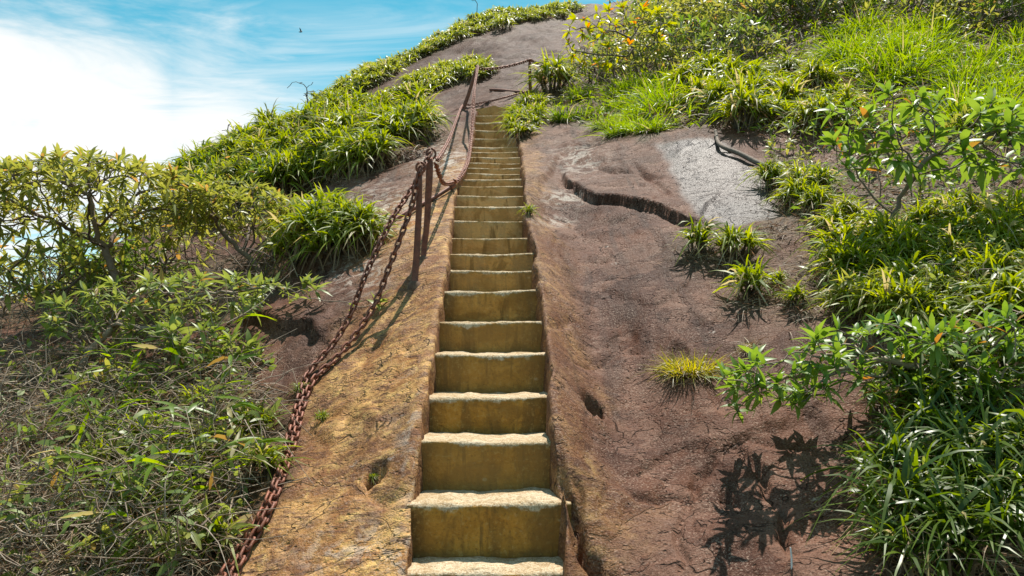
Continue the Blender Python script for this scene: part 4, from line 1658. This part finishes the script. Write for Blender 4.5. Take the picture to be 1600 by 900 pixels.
# the spreading little tree on the left
ty = 7.3
t0 = gpt(188, 497)
ty = t0[1]
fork = at_y(182, 440, ty)
cc = at_y(150, 335, ty)
k_ = ty / FPX
trunk = spline([t0 - np.array([0, 0, 0.08]), at_y(190, 468, ty), fork], 8)
attr = np.concatenate([dome_cloud(cc, 200 * k_, 1.0, 88 * k_, 760, 1, 0.84, 0.0), dome_cloud(at_y(20, 355, ty), 170 * k_, 0.9, 95 * k_, 330, 2, 0.75, -0.4)])
shrub("small_tree", "spreading little tree with bare forking limbs and a flat leafy top, left of the rock", "tree", trunk, attr,
      M_YLANCE, 0.130, 11, seed=1, step=0.055, infl=0.75, kill=0.065, tip_r=0.0034, expo=2.5, extra_thin=0.06, wid=0.24)
b0 = gpt(415, 430)
attr = np.concatenate([dome_cloud(at_y(375, 345, b0[1]), 100 * k_ * 1.05, 0.75, 66 * k_, 420, 3, 0.6, -0.1),
                       dome_cloud(at_y(280, 360, b0[1]), 95 * k_, 0.7, 60 * k_, 260, 4, 0.6, -0.1)])
shrub("leafy_shrub", "yellow-leaved low shrub between the little tree and the ledge clump", "shrub",
      spline([b0 - np.array([0, 0, 0.06]), at_y(395, 408, b0[1]), at_y(370, 388, b0[1])], 8), attr, M_YLANCE, 0.110, 11,
      seed=2, step=0.05, infl=0.7, kill=0.065, extra_thin=0.12)
# low branches reaching right across the rock, below the little tree
b1 = gpt(120, 585)
attr = np.concatenate([px_cloud([(60, 480), (150, 440), (330, 425), (430, 440), (420, 475), (330, 505), (160, 520), (70, 520)], 260, b1[1] - 0.35, b1[1] + 0.35, 5),
                       px_cloud([(230, 510), (330, 500), (400, 540), (440, 590), (380, 600), (270, 560)], 70, b1[1] - 0.75, b1[1] - 0.35, 6),
                       px_cloud([(430, 440), (500, 438), (505, 462), (440, 470)], 26, b1[1] - 0.2, b1[1] + 0.1, 7),
                       px_cloud([(555, 455), (600, 455), (600, 490), (560, 490)], 5, b1[1] - 0.45, b1[1] - 0.35, 8)])
shrub("leafy_shrub", "low shrub with long leaf whorls on thin branches reaching out to the chain", "shrub",
      spline([b1 - np.array([0, 0, 0.05]), at_y(140, 550, b1[1]), at_y(180, 510, b1[1])], 8), attr, M_LANCE, 0.115, 9, M_PALEBARK,
      seed=3, single=300, step=0.05, infl=0.7, kill=0.06)
# branch over the rock on the right
b2 = gpt(1560, 690)
yb2 = 4.02
attr = np.concatenate([px_cloud([(1115, 588), (1180, 555), (1260, 528), (1360, 500), (1450, 505), (1450, 600), (1330, 625), (1240, 635), (1165, 630)], 280, yb2 - 0.30, yb2 + 0.14, 9),
                       px_cloud([(1130, 630), (1160, 620), (1180, 645), (1135, 650)], 4, yb2 - 0.1, yb2, 10),
                       px_cloud([(1420, 520), (1600, 480), (1760, 480), (1760, 600), (1500, 610)], 330, yb2 - 0.5, yb2 - 0.05, 11)])
shrub("leafy_shrub", "glossy green branch reaching out over the rock and casting leaf shadows", "shrub",
      spline([b2 - np.array([0, 0, 0.05]), at_y(1540, 640, yb2 - 0.25), at_y(1480, 600, yb2 - 0.1)], 8), attr, M_GLANCE, 0.095, 8, M_PALEBARK,
      seed=4, single=300, single_left=True, step=0.045, infl=0.5, kill=0.055)
# stems with large leaves on the right slope
b3 = gpt(1385, 392)
attr = np.concatenate([px_cloud([(1270, 175), (1400, 140), (1480, 150), (1470, 260), (1300, 270)], 60, b3[1] - 0.35, b3[1] + 0.2, 12),
                       px_cloud([(1480, 150), (1600, 160), (1610, 270), (1480, 280)], 60, b3[1] - 0.5, b3[1] + 0.1, 13)])
shrub("leafy_shrub", "open shrub with upright stems and big pale leaves on the right slope", "shrub",
      spline([b3 - np.array([0, 0, 0.05]), at_y(1386, 382, b3[1]), at_y(1387, 372, b3[1])], 8), attr, M_GLANCE, 0.14, 7, M_BARK,
      seed=5, step=0.06, infl=0.9, kill=0.07, tip_r=0.0045, expo=3.0, wid=0.34)
# golden shrub above the steps
b4 = gpt(1000, 128)
k4 = b4[1] / FPX
attr = np.concatenate([px_cloud([(885, 32), (930, 12), (1010, 2), (1060, 22), (1030, 90), (960, 112), (885, 90)], 150, b4[1] - 0.9, b4[1] - 0.1, 14)])
shrub("leafy_shrub", "golden yellow and orange leaved shrub on a thin trunk above the right bank", "shrub",
      spline([b4 - np.array([0, 0, 0.05]), at_y(992, 100, b4[1] - 0.2), at_y(985, 60, b4[1] - 0.4)], 8), attr, M_FLAME, 0.17, 7, M_BARK,
      seed=6, step=0.14, infl=1.6, kill=0.16, tip_r=0.006, wid=0.36)


def bush_proto(seed, mat, leaf, rx, rz, n=70, wid=0.28):
    r = np.random.default_rng(seed)
    attr = dome_cloud(np.array([0, 0, 0.12]), rx, rx, rz, n, seed, 0.45, 0.05)
    acc, tips, tdir, thin = grow([np.array([0, 0, -0.06]), np.array([0.01, 0, 0.03]), np.array([0, 0.01, 0.1])], attr, step=0.05, infl=0.7, kill=0.08, seed=seed)
    B, Dd = [], []
    for p, d in zip(tips, tdir):
        b, q = whorl(p, d, int(6 + r.integers(4)), r, 0, 70)
        B.append(b)
        Dd.append(q)
    B, Dd = np.concatenate(B), np.concatenate(Dd)
    L = leaf * (0.6 + 0.7 * r.random(len(B)))
    f = Acc()
    blades(f, B, Dd, L, L * wid, 0.3 * r.random(len(B)), 3, 'lance', 0.2, 0.4, r)
    return (f.mesh("foliage", mat), acc.mesh("branches", M_BARK), None)


BUSH = [bush_proto(300, M_LANCE, 0.085, 0.34, 0.36), bush_proto(301, M_YLANCE, 0.075, 0.36, 0.30), bush_proto(302, M_GLANCE, 0.085, 0.30, 0.32),
        bush_proto(303, M_YLANCE, 0.085, 0.38, 0.38)]
HERB = [bush_proto(310 + k, (M_GLANCE, M_YLANCE, M_LANCE)[k], 0.075, 0.14, 0.13, 16, 0.32) for k in range(3)]


def some(poly, n, mind, protos, smin, smax, name, label, cat, group, seed):
    POLY['tmp'] = poly
    plant_region('tmp', n, mind, protos, smin, smax, name, label, cat, group, seed)
    del POLY['tmp']


some([(870, 195), (900, 150), (940, 165), (1000, 205), (1045, 208), (960, 212), (900, 200)], 9, 22, GRASS, 0.75, 1.05, "grass_tussock",
     "bright grass tussock on the lip of the right bank above the slab", "grass tussock", "tussocks on the lip of the right bank", 401)
some([(950, 150), (1040, 130), (1060, 175), (1000, 190)], 9, 18, GRASS, 1.2, 1.5, "grass_tussock",
     "tall fine grass tussock below the golden shrub", "grass tussock", "tall tussocks below the golden shrub", 402)
some([(1060, 160), (1090, 120), (1200, 130), (1200, 200), (1120, 200)], 12, 26, STRAP, 1.0, 1.4, "strap_leaf_clump",
     "tall strap-leaved clump on a dark stemmed bank right of the tussocks", "grass clump", "strap-leaved clumps on the right bank", 403)
some([(900, 120), (960, 60), (1060, 50), (1210, 70), (1200, 110), (1060, 130), (960, 140)], 34, 17, BUSH, 1.3, 2.0, "leafy_bush",
     "small-leaved bush on the slope behind the right bank", "bush", "bushes behind the right bank", 404)
some([(950, 40), (1060, 12), (1210, 5), (1300, 8), (1280, 50), (1100, 60), (1000, 55)], 40, 15, BUSH, 1.5, 2.4, "leafy_bush",
     "dusty green bush high on the right slope", "bush", "bushes high on the right slope", 405)
some([(1290, 110), (1320, 60), (1450, 45), (1470, 110), (1380, 140)], 20, 20, GRASS, 1.2, 1.6, "grass_tussock",
     "vivid green grass tussock on the upper right slope", "grass tussock", "vivid tussocks on the upper right slope", 406)
some([(1490, 120), (1600, 60), (1600, 210), (1500, 215)], 16, 24, GRASS, 1.1, 1.45, "grass_tussock",
     "long grass tussock hanging on the far right slope", "grass tussock", "long tussocks on the far right slope", 407)
some([(1200, 120), (1290, 120), (1330, 180), (1300, 215), (1210, 190)], 9, 28, STRAP, 0.8, 1.1, "strap_leaf_clump",
     "strap-leaved clump between the tussocks and the big-leaved shrub", "grass clump", "clumps above the big-leaved shrub", 408)
some([(1300, 10), (1600, 0), (1600, 60), (1480, 60), (1460, 40), (1320, 40)], 18, 26, BUSH, 1.4, 2.1, "leafy_bush",
     "dark bush at the top of the far right slope", "bush", "bushes at the top of the right slope", 409)
some([(1185, 215), (1260, 200), (1440, 215), (1590, 225), (1600, 300), (1420, 330), (1210, 290)], 30, 24, HERB, 0.8, 1.6, "low_herb",
     "low broad-leaved herb on the litter under the big-leaved shrub", "herb", "herbs under the big-leaved shrub", 410)
some([(1195, 290), (1215, 270), (1280, 300), (1290, 350), (1235, 345)], 5, 26, STRAP, 0.55, 0.75, "strap_leaf_clump",
     "strap-leaved clump at the edge of the wet patch", "grass clump", "clumps along the wet patch", 411)
some([(1270, 350), (1340, 335), (1600, 340), (1600, 420), (1330, 440)], 20, 30, STRAP, 0.55, 0.85, "strap_leaf_clump",
     "strap-leaved clump at the foot of the upright shrub stems", "grass clump", "clumps at the foot of the upright shrub", 412)
some([(1285, 440), (1400, 420), (1600, 420), (1600, 520), (1440, 520), (1330, 500)], 22, 32, STRAP, 0.5, 0.8, "strap_leaf_clump",
     "strap-leaved clump above the glossy right branch", "grass clump", "clumps above the glossy right branch", 413)
some([(1380, 700), (1430, 600), (1600, 580), (1640, 900), (1400, 900)], 19, 54, STRAP_SHADE, 0.70, 0.95, "strap_leaf_clump",
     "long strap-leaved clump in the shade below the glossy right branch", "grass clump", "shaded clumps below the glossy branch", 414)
some([(1300, 430), (1600, 380), (1600, 520), (1340, 500)], 12, 50, HERB, 0.8, 1.4, "low_herb",
     "low leafy herb among the strap-leaved clumps on the right", "herb", "herbs among the right clumps", 415)
some([(20, 560), (330, 570), (420, 640), (410, 780), (340, 890), (20, 890)], 14, 75, HERB, 0.9, 1.5, "low_herb",
     "low leafy herb in the dry brush left of the chains", "herb", "herbs in the left brush", 416)
some([(120, 620), (330, 620), (430, 680), (420, 800), (360, 890), (150, 890)], 12, 70, STRAP_SMALL, 0.7, 1.05, "strap_leaf_clump",
     "strap-leaved clump in the dry brush left of the chains", "grass clump", "clumps in the left brush", 417)
some([(-10, 470), (60, 455), (270, 425), (280, 470), (160, 500), (0, 530)], 14, 26, BUSH, 1.2, 1.9, "leafy_bush",
     "bushy undergrowth plant behind the low shrub under the little tree", "bush", "bushes under the little tree", 418)
some([(285, 300), (330, 262), (400, 240), (420, 310), (330, 330)], 8, 24, BUSH, 1.0, 1.4, "leafy_bush",
     "small leafy bush at the foot of the left mound", "bush", "bushes at the foot of the left mound", 419)


def cane_proto(seed):
    """arching canes with broad bamboo-like leaves"""
    r = np.random.default_rng(seed)
    st, f = Acc(), Acc()
    for k in range(3):
        a = r.random() * 6.28
        h = 0.28 + 0.2 * r.random()
        p = spline([np.array([0, 0, -0.04]), np.array([0.08 * math.cos(a), 0.08 * math.sin(a), 0.6 * h]), np.array([0.30 * math.cos(a), 0.30 * math.sin(a), h])], 12)
        tube(st, p, np.linspace(0.004, 0.002, len(p)), 4, r.random())
        for q in p[4:]:
            d = np.array([math.cos(a + r.normal(0, 0.9)), math.sin(a + r.normal(0, 0.9)), 0.25 + 0.3 * r.normal()])
            blades(f, q[None], d[None], 0.14 + 0.08 * r.random(), 0.026, 0.5 * r.random(), 4, 'lance', 0.18, 0.5, r)
    return (f.mesh("foliage", M_GRASS), st.mesh("canes", M_DRY), None)


CANE = [cane_proto(330 + k) for k in range(3)]
some([(150, 600), (350, 580), (420, 650), (400, 760), (340, 870), (150, 870)], 7, 100, CANE, 0.8, 1.2, "cane_plant",
     "arching cane with broad bamboo-like leaves in the left brush", "cane plant", "canes in the left brush", 420)


# ------------------------------------------------------------------ litter and brush that nobody could count
def litter(name, label, poly, n, hmax, Lm, mat, wid, seed, lo=-20, hi=55, shape='grass', nseg=3, droop=0.5):
    r = np.random.default_rng(seed)
    p = in_poly(n, poly, r)
    g = G(p[:, 0], p[:, 1])
    g = g[~np.isnan(g[:, 0])]
    g[:, :2] += r.normal(0, 0.05, (len(g), 2))
    g[:, 2] = HL(g[:, 0], g[:, 1])
    g[:, 2] += hmax * r.random(len(g)) ** 2.0 - 0.01
    acc = Acc()
    blades(acc, g, rosette_dirs(len(g), lo, hi, r), Lm * (0.4 + 0.9 * r.random(len(g))), wid * (0.6 + 0.8 * r.random(len(g))), droop * 2 * r.random(len(g)), nseg, shape, 0.0, 0.8, r)
    link(name, acc.mesh(name, mat), kind="stuff", label=label, cat="undergrowth")


def twigs(name, label, poly, n, hmax, Lm, mat, rad, seed):
    r = np.random.default_rng(seed)
    p = in_poly(n, poly, r)
    g = G(p[:, 0], p[:, 1])
    g = g[~np.isnan(g[:, 0])]
    acc = Acc()
    for q in g:
        h = hmax * r.random() ** 1.3
        d = unit(np.array([r.normal(), r.normal(), 0.15 + 0.5 * r.normal()]))
        L = Lm * (0.35 + 0.9 * r.random())
        a = q + np.array([0, 0, h])
        b = a + d * L * 0.5 + r.normal(0, 0.04 * L / 0.3, 3)
        c = a + d * L + r.normal(0, 0.07 * L / 0.3, 3)
        pl = np.array([a, 0.5 * (a + b) + r.normal(0, 0.01, 3), b, 0.5 * (b + c) + r.normal(0, 0.01, 3), c])
        tube(acc, pl, np.linspace(1, 0.45, 5) * rad * (0.5 + r.random()), 3, r.random())
    link(name, acc.mesh(name, mat), kind="stuff", label=label, cat="undergrowth")


BL = [(-60, 560), (200, 545), (320, 560), (390, 600), (420, 655), (400, 750), (365, 830), (325, 900), (290, 960), (-60, 960)]
litter("dry_brush", "tangled dry grass and leaf litter left of the chains", BL, 9000, 0.22, 0.20, M_DRY, 0.0065, 501)
litter("green_brush", "green blades and small leaves growing through the left brush", BL, 1700, 0.34, 0.12, M_LANCE, 0.026, 502, 0, 75, 'lance')
twigs("dead_twigs", "bare grey twigs tangled in the left brush", BL, 1000, 0.36, 0.40, M_PALEBARK, 0.0036, 503)
TF = [(-60, 430), (250, 405), (430, 405), (460, 440), (380, 490), (200, 500), (-60, 530)]
twigs("dead_twigs", "bare twigs tangled under the little tree", TF, 420, 0.40, 0.5, M_BARK, 0.005, 504)
litter("dry_brush", "dry litter under the little tree", TF, 2200, 0.12, 0.18, M_DRY, 0.006, 505)
RM = [(1195, 225), (1330, 215), (1800, 200), (1800, 540), (1450, 545), (1330, 510), (1280, 470), (1270, 380), (1215, 320)]
litter("dry_brush", "dry grass and litter on the right slope", RM, 7000, 0.16, 0.17, M_DRY, 0.007, 506)
litter("green_brush", "small green leaves scattered through the right slope", RM, 2600, 0.18, 0.09, M_GLANCE, 0.020, 507, 0, 70, 'lance')
RN = [(1345, 660), (1400, 600), (1800, 540), (1800, 960), (1395, 930), (1365, 800)]
litter("dry_brush", "dry grass hanging under the glossy right branch", RN, 3800, 0.20, 0.22, M_DRY, 0.006, 508)
RT = [(880, 190), (880, 110), (950, 60), (1050, 30), (1300, 5), (1640, -10), (1640, 220), (1200, 210), (1100, 200), (960, 205)]
litter("dry_brush", "dry grass between the plants of the upper right slope", RT, 7000, 0.22, 0.30, M_DRY, 0.012, 509)
litter("green_brush", "short green cover between the plants of the upper right slope", RT, 7000, 0.25, 0.22, M_GRASS, 0.022, 510, 10, 80, 'lance')


def spot_litter():
    r = np.random.default_rng(515)
    P_ = np.concatenate([np.stack([r.normal(cx, rr_ * 0.45, 150), r.normal(cy + 4, rr_ * 0.28, 150)], -1) for cx, cy, rr_ in SOILSPOT])
    g = G(P_[:, 0], P_[:, 1])
    g = g[~np.isnan(g[:, 0])]
    g[:, 2] += 0.03 * r.random(len(g))
    acc = Acc()
    blades(acc, g, rosette_dirs(len(g), -15, 35, r), 0.05 + 0.10 * r.random(len(g)), 0.006, r.random(len(g)), 3, 'grass', 0.0, 0.8, r)
    link("dry_brush", acc.mesh("dry_brush", M_DRY), kind="stuff", label="dry leaf litter gathered round the single clumps on the bare rock", cat="undergrowth")


spot_litter()
MF = [(285, 310), (400, 300), (470, 285), (540, 268), (600, 250), (655, 230), (665, 240), (600, 268), (540, 288), (470, 305), (400, 330), (330, 340)]
litter("dry_brush", "dead thatch along the foot of the left mound", MF, 1800, 0.16, 0.22, M_DRY, 0.010, 511, -60, 30)


# ------------------------------------------------------------------ small single things
def dead_root():
    a, b, c, d, e = gpt(1118, 212, 0.06), gpt(1125, 236, 0.07), gpt(1155, 248, 0.06), gpt(1185, 262, 0.05), gpt(1225, 276, 0.03)
    root = thing("dead_root", "thick grey dead root lying along the top of the wet patch", "root", tuple(a))
    acc = Acc()
    tube(acc, spline([a, b, c, d, e], 24) - a, np.linspace(0.020, 0.034, len(spline([a, b, c, d, e], 24))), 7)
    link("main_root", acc.mesh("main_root", M_BARK), parent=root)
    acc = Acc()
    tube(acc, spline([b, b + np.array([0.05, -0.05, -0.06]), b + np.array([0.09, -0.1, -0.12])], 8) - a, 0.012, 5)
    link("side_root", acc.mesh("side_root", M_BARK), parent=root)


dead_root()


def peg():
    f = gpt(1237, 890)
    m = plain_material("white_plastic", (0.80, 0.80, 0.78), 0.5, (0.68, 0.68, 0.65), 30)
    acc = Acc()
    tube(acc, np.array([[0, 0, -0.01], [0.001, 0, 0.05], [-0.001, 0.004, 0.085]]), [0.004, 0.004, 0.003], 6)
    link("white_peg", acc.mesh("white_peg", m), label="small white peg stuck in the crack under the right branch", cat="peg", loc=tuple(f))


peg()


def bird():
    p = at_y(470, 50, 60.0)
    m = plain_material("dark_plumage", (0.02, 0.02, 0.022), 0.6)
    root = thing("bird", "tiny dark bird gliding in the blue sky", "bird", tuple(p))
    acc = Acc()
    tube(acc, np.array([[-0.16, 0, 0.02], [-0.09, 0, 0.0], [0, 0, 0.0], [0.09, 0, 0.02], [0.13, 0, 0.03]]), [0.012, 0.035, 0.042, 0.03, 0.008], 6)
    link("body", acc.mesh("body", m), parent=root)
    for s in (-1, 1):
        acc = Acc()
        blades(acc, np.array([[0.02, 0, 0.01]]), np.array([[-0.15, s * 0.45, 0.8]]), 0.42, 0.12, 0.25, 4, 'strap', 0, 0.0)
        link("wing", acc.mesh("wing", m), parent=root)


bird()


def bare_twig(px, py, seed, label):
    b = gpt(px, py)
    if np.isnan(b).any():
        return
    k = b[1] / FPX
    r = np.random.default_rng(seed)
    attr = b + np.stack([r.normal(0, 14 * k, 12), r.normal(0, 0.15, 12), (40 + 34 * r.random(12)) * k], -1)
    acc, tips, td, th = grow([b - np.array([0, 0, 0.05]), b + np.array([0, 0, 15 * k]), b + np.array([0.01, 0, 32 * k])], attr, tip_r=0.005, step=0.08, infl=1.2, kill=0.06, seed=seed)
    link("bare_twig", acc.mesh("bare_twig", M_STEM, b), label=label, cat="twig", loc=tuple(b))


bare_twig(352, 262, 1, "bare dead twig sticking up from the lower end of the left mound")
bare_twig(480, 200, 2, "bare dead twig standing on the skyline behind the left mound")
bare_twig(745, 40, 3, "bare dead twig among the grass high on the skyline ridge")
